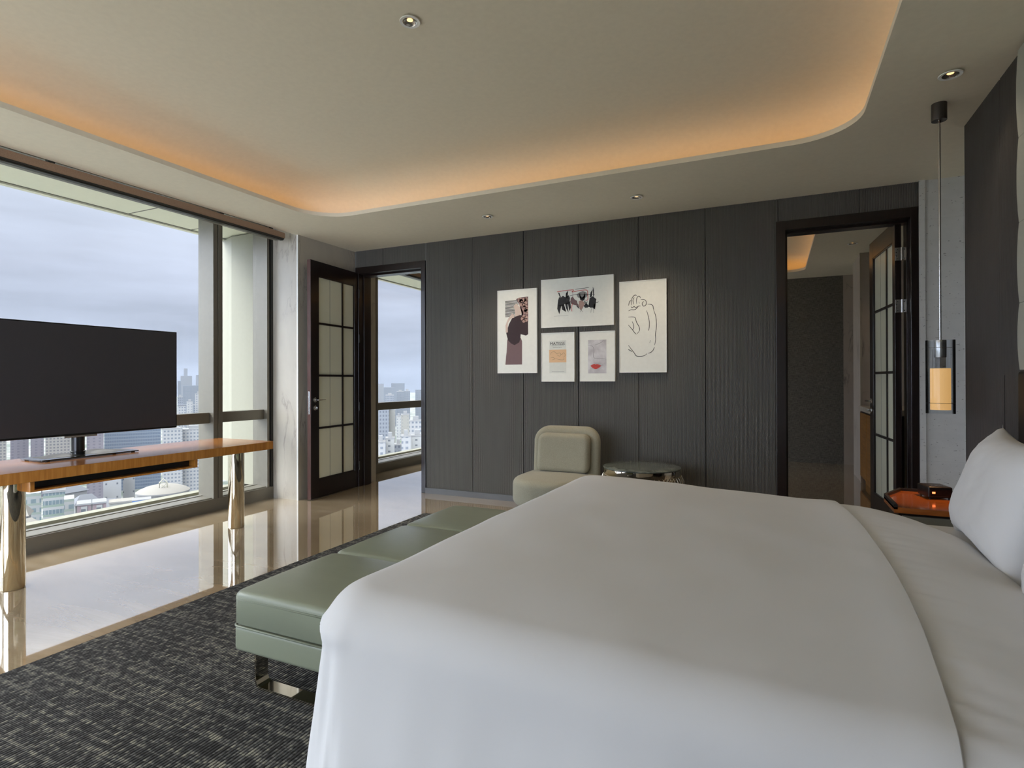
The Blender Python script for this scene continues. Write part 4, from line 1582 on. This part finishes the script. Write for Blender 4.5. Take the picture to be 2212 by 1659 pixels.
# 1: collage of a woman in a dark dress with flowers
rt1, pr1 = frame(-2.618, -2.174, 1.325, 2.185, 'tall framed collage of a woman in dark dress with flowers')
stp = []
for k in range(14):
    z_ = 1.910 + 0.0122 * k
    xr = -2.415 + 0.045 * (k / 13) + 0.006 * math.sin(k * 2.1)
    stp.append([(-2.528, z_ + 0.0035), (-2.528, z_ - 0.0035), (xr, z_ - 0.003), (xr - 0.004, z_ + 0.0035)])
ink(pr1, 'stripe_pattern', 'ink', polys=stp)
ink(pr1, 'figure_skirt', 'mauve', polys=[[(-2.505, 1.674), (-2.353, 1.687), (-2.338, 1.651), (-2.339, 1.413), (-2.528, 1.413), (-2.520, 1.50), (-2.513, 1.547)]])
ink(pr1, 'figure_dress', 'burg', polys=[[(-2.451, 1.89), (-2.397, 1.914), (-2.357, 1.921), (-2.328, 1.901), (-2.271, 1.845), (-2.27, 1.72), (-2.294, 1.707), (-2.353, 1.723), (-2.358, 1.678), (-2.37, 1.64), (-2.422, 1.613), (-2.46, 1.63), (-2.497, 1.665), (-2.517, 1.738), (-2.487, 1.828)]], dy=0.0004)
ink(pr1, 'figure_arm', 'skin_ink', polys=[[(-2.451, 1.939), (-2.421, 1.924), (-2.426, 1.896), (-2.466, 1.886), (-2.497, 1.846), (-2.499, 1.746), (-2.522, 1.747), (-2.525, 1.82), (-2.496, 1.887)]], dy=0.0008)
ink(pr1, 'figure_face', 'skin_ink', polys=[[(-2.434, 2.010), (-2.418, 2.030), (-2.395, 2.04), (-2.357, 1.993), (-2.342, 1.938), (-2.367, 1.917), (-2.412, 1.906), (-2.418, 1.978)]], dy=0.0008)
fls = []
random.seed(4)
for (cx, cz, r) in ((-2.325, 2.045, 0.048), (-2.300, 1.985, 0.036), (-2.292, 1.95, 0.03), (-2.31, 1.88, 0.042), (-2.36, 2.075, 0.025), (-2.292, 2.075, 0.022)):
    fls.append((cx, cz, r))
pet = []
for cx, cz, r in fls:
    for k in range(5):
        a = k * 2 * PI / 5 + cx * 40
        c_ = (cx + 0.55 * r * math.cos(a), cz + 0.55 * r * math.sin(a))
        pet.append([(min(-2.270, c_[0] + 0.46 * r * math.cos(t * PI / 5)), c_[1] + 0.46 * r * math.sin(t * PI / 5)) for t in range(10)])
ink(pr1, 'flower_backing', 'mauve', polys=[[(-2.405, 2.085), (-2.371, 2.098), (-2.27, 2.103), (-2.269, 1.845), (-2.299, 1.839), (-2.328, 1.866), (-2.352, 1.912), (-2.328, 1.955), (-2.365, 2.021)]], dy=0.0002)
for k, p_ in enumerate(pet):
    pass
for fi, (cx, cz, r) in enumerate(fls):
    fo = ink(pr1, 'flower', 'rose', polys=[pet[fi * 5 + k] for k in range(5)], dy=0.0012)
    o_ = ink(fo, 'flower_centre', 'burg', polys=[[(cx + 0.2 * r * math.cos(t * PI / 4), cz + 0.2 * r * math.sin(t * PI / 4)) for t in range(8)]], dy=0.0016)

# 2: wide abstract ink figures
rt2, pr2 = frame(-2.128, -1.384, 1.777, 2.259, 'wide framed abstract print of black horned shapes with red line')
FIG = [
    [(-1.946, 2.045), (-1.935, 2.075), (-1.918, 2.068), (-1.895, 2.088), (-1.872, 2.070), (-1.836, 2.089), (-1.822, 2.062), (-1.827, 2.015), (-1.850, 1.995), (-1.872, 2.009), (-1.891, 1.992), (-1.92, 1.985), (-1.951, 2.005)],
    [(-1.951, 2.008), (-1.955, 1.96), (-1.933, 1.905), (-1.928, 1.95), (-1.912, 1.99)],
    [(-1.91, 1.995), (-1.905, 1.95), (-1.862, 1.925), (-1.885, 1.955), (-1.883, 2.0)],
    [(-1.875, 2.01), (-1.862, 1.96), (-1.838, 1.918), (-1.842, 1.96), (-1.850, 2.01)],
    [(-1.845, 2.01), (-1.828, 1.93), (-1.812, 1.965), (-1.820, 2.03)],
    [(-1.946, 2.122), (-1.932, 2.117), (-1.915, 2.070), (-1.927, 2.070)],
    [(-1.84, 2.135), (-1.858, 2.103), (-1.849, 2.064), (-1.868, 2.070), (-1.865, 2.108)],
    [(-1.725, 2.07), (-1.722, 2.112), (-1.712, 2.07), (-1.700, 2.055), (-1.680, 2.07), (-1.668, 2.112), (-1.664, 2.075), (-1.672, 2.035), (-1.695, 2.02), (-1.716, 2.035)],
    [(-1.621, 2.049), (-1.612, 2.10), (-1.590, 2.130), (-1.600, 2.085), (-1.598, 2.06)],
    [(-1.590, 2.155), (-1.578, 2.118), (-1.578, 2.059), (-1.586, 2.06), (-1.587, 2.12)],
    [(-1.622, 2.045), (-1.590, 2.062), (-1.555, 2.032), (-1.559, 1.998), (-1.586, 1.975), (-1.568, 1.935), (-1.59, 1.955), (-1.612, 1.951), (-1.634, 1.969), (-1.621, 2.002)],
    [(-1.683, 1.972), (-1.656, 2.000), (-1.630, 1.972), (-1.640, 1.955), (-1.665, 1.954)],
    [(-1.735, 1.985), (-1.726, 1.945), (-1.755, 1.975)]]
for i0, i1 in ((0, 7), (7, 8), (8, 11), (11, 12), (12, 13)):
    ink(pr2, 'ink_figure', 'ink', polys=FIG[i0:i1])
ink(pr2, 'mauve_shapes', 'mauve', polys=[[(-1.813, 2.057), (-1.795, 2.073), (-1.772, 2.041), (-1.75, 2.027), (-1.745, 2.00), (-1.735, 1.99), (-1.735, 1.965), (-1.76, 1.985), (-1.782, 1.99), (-1.809, 2.001), (-1.818, 2.023)]], dy=0.0003)
ink(pr2, 'grey_shading', 'ink_g', polys=[[(-1.755, 2.09), (-1.72, 2.11), (-1.690, 2.118), (-1.655, 2.105), (-1.640, 2.08), (-1.655, 2.055), (-1.70, 2.045), (-1.74, 2.06)],
                                         [(-1.68, 2.03), (-1.655, 2.01), (-1.64, 2.02), (-1.65, 1.985), (-1.675, 1.99)]], dy=-0.00)
ink(pr2, 'rose_shape', 'rose', polys=[[(-1.732, 2.022), (-1.700, 2.03), (-1.678, 2.010), (-1.674, 1.985), (-1.690, 1.955), (-1.712, 1.932), (-1.732, 1.975)]], dy=0.0006)
ink(pr2, 'red_line', 'red_ink', strokes=[[(-1.957, 2.129), (-1.881, 2.135), (-1.786, 2.137), (-1.800, 2.118), (-1.736, 2.124), (-1.665, 2.128), (-1.643, 2.115), (-1.640, 2.072), (-1.640, 2.031), (-1.665, 2.028)],
                                         [(-1.795, 2.004), (-1.804, 1.97), (-1.802, 1.927)]], wd=0.0055, dy=0.0008, taper=False)
ink(pr2, 'black_lines', 'ink', strokes=[[(-1.768, 2.14), (-1.691, 2.145), (-1.625, 2.150)], [(-1.795, 2.125), (-1.79, 2.064)], [(-1.827, 2.080), (-1.736, 2.092), (-1.629, 2.082), (-1.568, 2.075)],
                                        [(-1.581, 2.15), (-1.582, 1.902)], [(-1.603, 1.946), (-1.61, 1.904)], [(-1.719, 1.915), (-1.692, 1.955)], [(-1.723, 1.953), (-1.688, 1.914)],
                                        [(-1.568, 1.999), (-1.545, 1.998), (-1.533, 2.008)], [(-1.674, 1.954), (-1.621, 1.962), (-1.564, 1.935)]], wd=0.0045, dy=0.0010)
ink(pr2, 'caption_line', 'ink_g', strokes=[[(-1.99, 1.888), (-1.84, 1.889)]], wd=0.0018, taper=False)

# 3: exhibition poster
rt3, pr3 = frame(-2.125, -1.778, 1.237, 1.724, 'small framed poster lettered MATISSE with peach rectangle')
box('poster_paper', (-2.040, PYF + 0.0002, 1.322), (-1.862, PYF + 0.001, 1.645), 'paper2', pr3)
ink(pr3, 'peach_panel', 'peach', polys=[[(-2.043, 1.555), (-1.861, 1.555), (-1.861, 1.428), (-2.042, 1.428)]])
ink(pr3, 'line_drawing', 'ink', strokes=[[(-2.032, 1.508), (-2.013, 1.531), (-1.985, 1.534), (-1.960, 1.515), (-1.93, 1.522), (-1.912, 1.505), (-1.888, 1.523), (-1.872, 1.497), (-1.892, 1.482)],
                                         [(-2.025, 1.475), (-1.999, 1.478), (-1.985, 1.462), (-2.013, 1.455)], [(-1.990, 1.471), (-1.948, 1.459), (-1.905, 1.453), (-1.885, 1.458), (-1.890, 1.475)],
                                         [(-1.957, 1.499), (-1.929, 1.490), (-1.918, 1.508)]], wd=0.0016, dy=0.0005)
lettering('MATISSE', -2.032, -1.876, 1.602, 'ink', pr3, 0.04)
lettering('THE ESSENCE OF LINE', -2.018, -1.888, 1.590, 'ink_g', pr3, 0.01)
lettering('Selected Prints 1900-1950', -2.002, -1.906, 1.572, 'ink_g', pr3, 0.01)
ink(pr3, 'caption_line', 'ink_g', strokes=[[(-2.016, 1.337), (-1.884, 1.337)]], wd=0.003, taper=False)

# 4: face outline with red lips
rt4, pr4 = frame(-1.722, -1.374, 1.238, 1.722, 'small framed line drawing of a face with red lips')
q = NB('grey_wash_print')
n1 = q.noise(q.coords((1, 1, 1)), 9, 3)
n2 = q.noise(q.coords((300, 300, 300)), 2, 2)
q.bsdf(q.mix(q.ramp(q.math('ADD', n1, q.math('MULTIPLY', n2, 0.25)), [(0.45, (0, 0, 0)), (0.8, (1, 1, 1))]), (0.46, 0.43, 0.45), (0.80, 0.79, 0.80)), 0.6)
M['wash'] = q.m
ink(pr4, 'grey_wash', 'wash', polys=[[(-1.639, 1.639), (-1.457, 1.639), (-1.457, 1.317), (-1.639, 1.317)]])
ink(pr4, 'face_line', 'ink', strokes=[[(-1.638, 1.587), (-1.609, 1.585), (-1.589, 1.572), (-1.580, 1.538), (-1.587, 1.487), (-1.574, 1.464), (-1.535, 1.458), (-1.492, 1.457), (-1.459, 1.451)],
                                      [(-1.567, 1.592), (-1.535, 1.600), (-1.504, 1.616), (-1.488, 1.63)]], wd=0.0022, dy=0.0005)
ink(pr4, 'red_lips', 'red_ink', polys=[[(-1.616, 1.391), (-1.595, 1.402), (-1.574, 1.408), (-1.563, 1.401), (-1.551, 1.406), (-1.527, 1.399), (-1.507, 1.39), (-1.527, 1.372), (-1.551, 1.359), (-1.57, 1.357), (-1.595, 1.369)]], dy=0.0005)
ink(pr4, 'lip_line', 'burg', strokes=[[(-1.616, 1.390), (-1.585, 1.387), (-1.562, 1.391), (-1.540, 1.387), (-1.507, 1.390), (-1.495, 1.396)]], wd=0.0018, dy=0.0010)

# 5: line drawing of a seated back
rt5, pr5 = frame(-1.330, -0.892, 1.320, 2.179, 'tall framed black line drawing of a seated bare back')
ink(pr5, 'line_drawing', 'ink', strokes=[[(-1.243, 1.95), (-1.233, 1.987), (-1.219, 1.998)], [(-1.214, 1.953), (-1.217, 1.986), (-1.209, 2.018), (-1.19, 2.042), (-1.174, 2.045), (-1.168, 2.039)],
    [(-1.195, 1.96), (-1.201, 2.001), (-1.188, 2.025)], [(-1.166, 1.962), (-1.168, 1.999), (-1.16, 2.024), (-1.145, 2.035), (-1.134, 2.024), (-1.13, 2.015)],
    [(-1.127, 2.001), (-1.104, 2.001), (-1.084, 1.99), (-1.076, 1.969), (-1.082, 1.947), (-1.101, 1.938), (-1.113, 1.951), (-1.114, 1.967), (-1.104, 1.979), (-1.096, 1.975)], [(-1.145, 1.982), (-1.14, 1.965)],
    [(-1.243, 1.901), (-1.22, 1.91), (-1.187, 1.908), (-1.168, 1.921), (-1.149, 1.941), (-1.129, 1.941)], [(-1.219, 1.941), (-1.21, 1.928), (-1.191, 1.939), (-1.177, 1.93), (-1.158, 1.937)],
    [(-1.064, 1.954), (-1.036, 1.951), (-1.017, 1.937), (-1.012, 1.913), (-1.008, 1.896)], [(-1.01, 1.896), (-0.994, 1.851), (-0.986, 1.802), (-0.985, 1.737), (-0.994, 1.673), (-0.993, 1.624), (-1.001, 1.572)],
    [(-1.004, 1.556), (-1.017, 1.524), (-1.041, 1.504), (-1.062, 1.499)], [(-1.07, 1.496), (-1.098, 1.477), (-1.139, 1.472), (-1.172, 1.478), (-1.192, 1.507), (-1.221, 1.545), (-1.246, 1.579)],
    [(-1.246, 1.54), (-1.229, 1.529), (-1.208, 1.516)], [(-1.245, 1.843), (-1.203, 1.843), (-1.179, 1.832), (-1.169, 1.794), (-1.146, 1.752), (-1.14, 1.723), (-1.146, 1.703), (-1.164, 1.683)],
    [(-1.245, 1.769), (-1.212, 1.73), (-1.187, 1.696), (-1.169, 1.678)], [(-1.208, 1.8), (-1.195, 1.762), (-1.197, 1.734), (-1.204, 1.722)],
    [(-1.074, 1.896), (-1.056, 1.83), (-1.049, 1.772), (-1.053, 1.724), (-1.058, 1.708)], [(-1.039, 1.618), (-1.046, 1.595)]], wd=0.0058)

# ------------------------------------------------------------------ the city outside
GZ = -120.0


def facade(name, wall, win, fh=3.0, bay=2.6, wf=0.5, hf=0.5, band=None):
    q = NB(name)
    s3 = q.n('ShaderNodeSeparateXYZ', {0: q.coords()})
    gn = q.n('ShaderNodeNewGeometry')
    h_ = q.math('ADD', s3.outputs[0], s3.outputs[1])
    fx = q.math('FRACT', q.math('DIVIDE', q.math('ADD', h_, 500.0), bay))
    fz = q.math('FRACT', q.math('DIVIDE', q.math('ADD', s3.outputs[2], 300.0), fh))
    wx = q.math('MULTIPLY', q.math('GREATER_THAN', fx, 0.5 - wf / 2), q.math('LESS_THAN', fx, 0.5 + wf / 2))
    wz = q.math('MULTIPLY', q.math('GREATER_THAN', fz, 0.25), q.math('LESS_THAN', fz, 0.25 + hf))
    nup = q.n('ShaderNodeSeparateXYZ', {0: gn.outputs['True Normal']})
    vert = q.math('LESS_THAN', q.math('ABSOLUTE', nup.outputs[2]), 0.5)
    m_ = q.math('MULTIPLY', q.math('MULTIPLY', wx, wz), vert)
    base = wall
    if band:
        base = q.mix(q.math('MULTIPLY', q.math('LESS_THAN', fz, 0.25), vert), wall, band)
    nn_ = q.noise(q.coords(), 0.8, 3)
    rnd = q.mix(nn_, tuple(x * 0.8 for x in win), tuple(min(1, x * 1.5) for x in win))
    q.bsdf(q.mix(m_, base, rnd), 0.7)
    return q.m


F = {
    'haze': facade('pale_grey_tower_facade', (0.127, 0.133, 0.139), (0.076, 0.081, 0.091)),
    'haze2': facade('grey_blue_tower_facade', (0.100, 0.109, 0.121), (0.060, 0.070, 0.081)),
    'whitegrid': facade('white_apartment_facade', (0.217, 0.217, 0.212), (0.085, 0.095, 0.112), 3.0, 2.6, 0.55, 0.45),
    'white': facade('plain_white_facade', (0.227, 0.227, 0.217), (0.106, 0.112, 0.121), 3.2, 3.5, 0.35, 0.35),
    'whitebl': facade('white_facade_with_few_windows', (0.224, 0.224, 0.212), (0.055, 0.060, 0.066), 3.0, 9.0, 0.14, 0.3),
    'cream': facade('cream_tower_facade', (0.187, 0.181, 0.157), (0.121, 0.121, 0.115), 3.0, 5.0, 0.2, 0.3),
    'bluegrid': facade('blue_grey_apartment_facade', (0.127, 0.136, 0.151), (0.055, 0.063, 0.078), 3.0, 2.2, 0.5, 0.5),
    'blueglass': facade('blue_glass_curtain_wall', (0.103, 0.121, 0.145), (0.045, 0.063, 0.091), 3.6, 1.6, 0.86, 0.62),
    'beigegrid': facade('beige_apartment_facade', (0.157, 0.145, 0.127), (0.060, 0.058, 0.060), 3.0, 2.8, 0.55, 0.5),
    'mauve': facade('mauve_apartment_facade', (0.103, 0.091, 0.103), (0.060, 0.055, 0.066), 3.0, 4.6, 0.4, 0.5),
    'plain': facade('bare_white_facade', (0.224, 0.227, 0.230), (0.060, 0.066, 0.076), 6.2, 4.2, 0.16, 0.13),
    'green': facade('green_banded_facade', (0.212, 0.212, 0.206), (0.066, 0.091, 0.100), 3.0, 0.9, 0.86, 0.46, (0.127, 0.157, 0.127)),
    'pinkwhite': facade('pink_and_white_facade', (0.187, 0.191, 0.181), (0.076, 0.100, 0.106), 3.0, 2.2, 0.6, 0.45, (0.145, 0.166, 0.139)),
    'pink2': facade('rose_facade', (0.169, 0.127, 0.130), (0.085, 0.100, 0.109), 3.4, 2.9, 0.42, 0.5),
    'long': facade('cream_workshop_facade', (0.199, 0.197, 0.169), (0.060, 0.060, 0.055), 4.0, 0.8, 0.4, 0.28),
}
M['blue_box'] = plain('blue_sheet_roof', (0.045, 0.108, 0.248), 0.5)
M['cream_roof'] = plain('weathered_cream_roof', (0.173, 0.162, 0.140), 0.8)
M['white_rend'] = plain('white_render', (0.165, 0.165, 0.163), 0.7)
M['grey_roof'] = plain('grey_tile_roof', (0.099, 0.104, 0.117), 0.8)
M['rose_wall'] = plain('rose_render', (0.252, 0.189, 0.194), 0.8)

q = NB('city_ground')
n1 = q.noise(q.coords((1, 1, 1)), 0.03, 6, 0.7)
n2 = q.noise(q.coords((1, 1, 1)), 0.25, 4, 0.7)
q.bsdf(q.mix(q.ramp(n1, [(0.42, (0, 0, 0)), (0.58, (1, 1, 1))]), (0.06, 0.08, 0.055), q.mix(n2, (0.15, 0.15, 0.145), (0.27, 0.27, 0.26))), 0.9)
gr = box('ground', (-4300, -2500, GZ - 1), (-8, 4800, GZ), q.m)
struct(gr, 'hazy city ground far below', 'ground')


def site(brg, dist):
    a = math.radians(brg)
    return (-dist * math.sin(a), dist * math.cos(a))


HZ = 'distant hazy towers on the skyline'


def building(brg, dist, wd, top, kind, label, group=None, dep=None, rot=0.0, roof=None):
    x, y = site(brg, dist + 0.35 * wd)
    root = thing('building', (x, y, GZ), label, 'building', group, rotz=math.radians(brg + rot))
    h = top - GZ
    dp = dep or max(8.0, wd * 0.8)
    fr = -dp * 0.0
    mat = F[kind]
    o_ = box('building_wall', (-wd / 2, fr, 0), (wd / 2, fr + dp, h), mat, root, local=True)
    if roof == 'setback':
        box('roof_house', (-wd * 0.22, fr + dp * 0.2, h), (wd * 0.22, fr + dp * 0.7, h + 3.2), 'white_rend', root, local=True)
        box('parapet', (-wd / 2 - 0.2, fr - 0.2, h - 0.3), (wd / 2 + 0.2, fr + dp + 0.2, h + 0.4), 'white_rend', root, local=True)
    if roof == 'grey':
        box('roof_slab', (-wd / 2 - 0.5, fr - 0.5, h), (wd / 2 + 0.5, fr + dp + 0.5, h + 1.2), 'grey_roof', root, local=True)
    if roof == 'spire':
        box('roof_tower', (-wd * 0.16, fr + dp * 0.3, h), (wd * 0.16, fr + dp * 0.6, h + 14), mat, root, local=True)
    return root


hz = 'pale hazy tower block on the skyline'
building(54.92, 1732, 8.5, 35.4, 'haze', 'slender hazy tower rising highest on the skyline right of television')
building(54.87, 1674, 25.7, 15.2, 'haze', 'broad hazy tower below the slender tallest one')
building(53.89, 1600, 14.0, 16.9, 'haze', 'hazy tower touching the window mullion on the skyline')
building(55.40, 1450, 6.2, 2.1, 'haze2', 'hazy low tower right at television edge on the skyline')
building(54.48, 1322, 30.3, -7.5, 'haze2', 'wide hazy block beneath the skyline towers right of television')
building(53.93, 858, 8.6, -15.5, 'whitegrid', 'pale apartment tower with window grid beside the window mullion', roof='setback')
building(54.62, 829, 6.7, -24.9, 'white', 'small white boxy building above the transom rail', roof='setback')
building(55.22, 741, 7.7, -26.6, 'whitegrid', 'white building with grey roof slab just right of television', roof='grey')
building(55.35, 928, 6.5, -21.2, 'bluegrid', 'narrow blue grey flats against television edge', roof='setback')
building(54.57, 921, 12.5, -32.3, 'bluegrid', 'low blue grey flats behind the transom rail', roof='setback')
building(56.00, 549, 13.0, -38.5, 'whitegrid', 'white stepped apartment block seen over the console end', roof='setback')
building(54.30, 556, 17.0, -40.4, 'whitegrid', 'big white apartment block against the window mullion', roof='setback')
building(58.76, 746, 52.7, -36.9, 'blueglass', 'wide blue glass office block under the television', dep=20)
building(67.04, 755, 8.2, -34.1, 'beigegrid', 'beige flats under television at left picture edge')
building(65.99, 796, 14.8, -34.2, 'mauve', 'mauve apartment slab under the television, left of the pale one')
building(64.95, 771, 10.7, -35.0, 'mauve', 'narrow mauve apartment slab under the television')
building(63.69, 718, 19.7, -33.4, 'beigegrid', 'beige apartment tower just left of the television post')
building(61.33, 696, 13.7, -33.8, 'mauve', 'mauve apartment tower just right of the television post')
building(60.19, 318, 6.8, -42.6, 'plain', 'bare white block below the console shelf, left half')
building(59.05, 330, 4.8, -43.6, 'plain', 'bare white block below the console shelf, right half', roof='setback')
building(63.93, 232, 5.5, -34.1, 'green', 'building with green bands and glazed rows near the console leg', dep=9, roof='setback')
building(65.30, 239, 5.0, -35.0, 'pinkwhite', 'pale green and white flats beside the console leg', dep=9)
building(63.0, 222, 2.5, -35.2, 'pinkwhite', 'narrow white flats between green and rose buildings', dep=8)
for brg_, lab_ in ((62.05, 'rose and white building right of the green banded one'), (61.05, 'rose and white building beside the cream workshop')):
    r_ = building(brg_, 214, 3.4, -36.0, 'pink2', lab_, dep=6)
    box('white_bay', (-0.75, -0.25, 0), (0.75, 0.1, -36.6 - GZ), F['whitebl'], r_, local=True)
    box('roof_edge', (-1.8, -0.5, -36.2 - GZ), (1.8, 6.2, -35.7 - GZ), 'white_rend', r_, local=True)
# workshop, blue box
r_ = building(59.55, 213, 6.3, -36.6, 'long', 'long cream workshop with a row of small windows', dep=5)
box('roof_edge', (-3.3, -0.4, -36.7 - GZ), (3.3, 5.2, -36.2 - GZ), 'cream_roof', r_, local=True)
x, y = site(58.17, 207)
r_ = thing('building', (x, y, GZ), 'bright blue metal shed beside the cream workshop', 'building', rotz=math.radians(58.17))
box('building_wall', (-2.4, 0, 0), (2.4, 4, -35.0 - GZ), 'blue_box', r_, local=True)
box('roof_edge', (-2.5, -0.1, -35.1 - GZ), (2.5, 4.1, -34.9 - GZ), 'white_rend', r_, local=True)
# round building with shallow tiled dome and a little gable
x, y = site(56.6, 275)
r_ = thing('round_building', (x, y, GZ), 'round white building with shallow cream dome and small gable', 'building', rotz=math.radians(56.6))
turned('building_wall', [(9.6, 0), (9.6, 70.2), (9.9, 70.4), (9.9, 71.2), (9.7, 71.4), (9.7, 74.0), (10.0, 74.2), (10.0, 74.8)], (0, 8, 0), 'white_rend', r_, 48, local=True, ang=25)
turned('dome_roof', [(10.0, 74.8), (8.8, 75.6), (6.5, 76.6), (3.5, 77.3), (0.5, 77.6)], (0, 8, 0), 'cream_roof', r_, 48, local=True)
bm = bmesh.new()
tube(bm, [(-1.4, -0.2 + 3, 75.6), (-1.4, 2.8, 79.0), (0, 2.8, 80.6), (1.4, 2.8, 79.0), (1.4, 2.8, 75.6)], 0.25, 6)
tube(bm, [(-1.4, 2.8, 79.0), (1.4, 2.8, 79.0)], 0.16, 6)
tube(bm, [(-1.4, 2.8, 76.2), (1.4, 2.8, 78.8)], 0.14, 6)
tube(bm, [(1.4, 2.8, 76.2), (-1.4, 2.8, 78.8)], 0.14, 6)
fin(bm, 'gable_ornament', 'cream_ext', r_, True, True)
# hipped grey roofs


def hiphouse(brg, dist, wd, top, label, roofm, wallm, rise=3.0, rot=0, dp=8):
    x, y = site(brg, dist)
    r_ = thing('house', (x, y, GZ), label, 'building', rotz=math.radians(brg + rot))
    h = top - GZ
    box('building_wall', (-wd / 2, 0, 0), (wd / 2, dp, h - rise), wallm, r_, local=True)
    bm = bmesh.new()
    e_ = 0.6
    b4 = [bm.verts.new(p_) for p_ in ((-wd / 2 - e_, -e_, h - rise), (wd / 2 + e_, -e_, h - rise), (wd / 2 + e_, dp + e_, h - rise), (-wd / 2 - e_, dp + e_, h - rise))]
    t1 = bm.verts.new((-wd * 0.22, dp / 2, h))
    t2 = bm.verts.new((wd * 0.22, dp / 2, h))
    bm.faces.new((b4[0], b4[1], t2, t1))
    bm.faces.new((b4[1], b4[2], t2))
    bm.faces.new((b4[2], b4[3], t1, t2))
    bm.faces.new((b4[3], b4[0], t1))
    bm.faces.new(b4[::-1])
    fin(bm, 'hipped_roof', roofm, r_, local=True)
    return r_


hiphouse(61.75, 262, 8.0, -41.0, 'white house with dark grey hipped roof behind rose buildings', M['grey_roof'], M['white_rend'], 3.2, 12)
hiphouse(60.6, 250, 7.0, -41.5, 'white house with grey hipped roof beside bare white block', M['grey_roof'], M['white_rend'], 2.4, -18)
hiphouse(62.6, 300, 9.0, -42.0, 'house with pale blue grey roof under the console shelf', M['grey_roof'], M['white_rend'], 3.0, 30)
hiphouse(65.15, 168, 4.4, -30.0, 'nearest house with cream tiled roof at lower left of window', M['cream_roof'], M['white_rend'], 2.2, 25, 6)
hiphouse(66.1, 200, 3.6, -31.5, 'cream tiled roof behind the console leg', M['cream_roof'], M['white_rend'], 3.2, -10, 6)
# through the left doorway
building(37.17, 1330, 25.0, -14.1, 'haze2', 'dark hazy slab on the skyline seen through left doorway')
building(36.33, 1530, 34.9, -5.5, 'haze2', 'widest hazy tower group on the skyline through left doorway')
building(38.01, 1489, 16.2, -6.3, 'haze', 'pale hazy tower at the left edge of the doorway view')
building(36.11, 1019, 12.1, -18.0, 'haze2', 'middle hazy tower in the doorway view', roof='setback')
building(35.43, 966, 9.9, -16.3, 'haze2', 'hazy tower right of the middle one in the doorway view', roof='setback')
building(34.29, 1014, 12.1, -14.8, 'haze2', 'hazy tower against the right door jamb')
building(37.12, 870, 12.2, -20.6, 'bluegrid', 'blue grey tower just above the rail in the doorway view', roof='setback')
building(37.81, 441, 9.3, -19.0, 'bluegrid', 'tall blue grey flats with dense windows in doorway view', dep=8)
building(36.90, 450, 4.9, -21.3, 'cream', 'slim cream tower beside dense blue grey flats', dep=8, roof='setback')
building(36.27, 632, 5.0, -38.1, 'white', 'short white tower in the middle of the doorway view', roof='setback')
building(35.63, 529, 7.5, -30.1, 'cream', 'cream tower right of centre in the doorway view', roof='setback')
building(34.59, 406, 9.0, -27.4, 'whitegrid', 'white flats with balcony rows against the right door jamb', roof='setback')
building(38.01, 308, 4.8, -31.5, 'whitegrid', 'near white flats at the lower left of doorway view', roof='setback')
building(37.10, 318, 4.6, -30.7, 'whitebl', 'near blank white end wall at lower left of doorway view', roof='setback')
building(35.56, 305, 4.6, -28.4, 'whitegrid', 'near white flats at the lower right of doorway view', roof='setback')
building(34.45, 318, 6.6, -29.6, 'whitebl', 'near blank white end wall at lower right of doorway view', roof='setback')
building(36.31, 337, 4.2, -36.4, 'bluegrid', 'low blue grey flats between the two near white pairs', roof='setback')

# wooded hill below the doorway view
bm = bmesh.new()
bmesh.ops.create_grid(bm, x_segments=60, y_segments=60, size=1)
for v_ in bm.verts:
    r_ = math.hypot(v_.co.x, v_.co.y)
    hgt = max(0, 1 - r_) ** 0.7
    nzv = noise.noise(Vector((v_.co.x * 5, v_.co.y * 5, 0))) + 0.5 * noise.noise(Vector((v_.co.x * 16, v_.co.y * 16, 3)))
    v_.co = Vector((v_.co.x * 90, v_.co.y * 60, hgt * (62 + 9 * nzv)))
q = NB('dark_foliage')
q.bsdf(q.mix(q.noise(q.coords(), 0.5, 5, 0.7), (0.03, 0.05, 0.035), (0.12, 0.15, 0.10)), 0.95)
o = fin(bm, 'wooded_hill', q.m, None, True)
x, y = site(36.2, 560)
o.location = (x, y, GZ)
o.rotation_euler = (0, 0, math.radians(36))
tag(o, 'dark wooded hill between towers in the doorway view', 'hill')

# ------------------------------------------------------------------ city haze
q = NB('city_haze')
vs_ = q.n('ShaderNodeVolumeScatter', {'Color': (0.016, 0.0185, 0.024, 1), 'Density': 0.0018, 'Anisotropy': 0.0})
q.t.links.new(vs_.outputs[0], q.out.inputs['Volume'])
q.m.cycles.homogeneous_volume = True
hzo = box('haze', (-4200, -2400, GZ + 0.5), (-14, 4700, 120), q.m)
tag(hzo, 'pale blue haze lying over the city beyond the windows', 'haze', None, 'stuff')
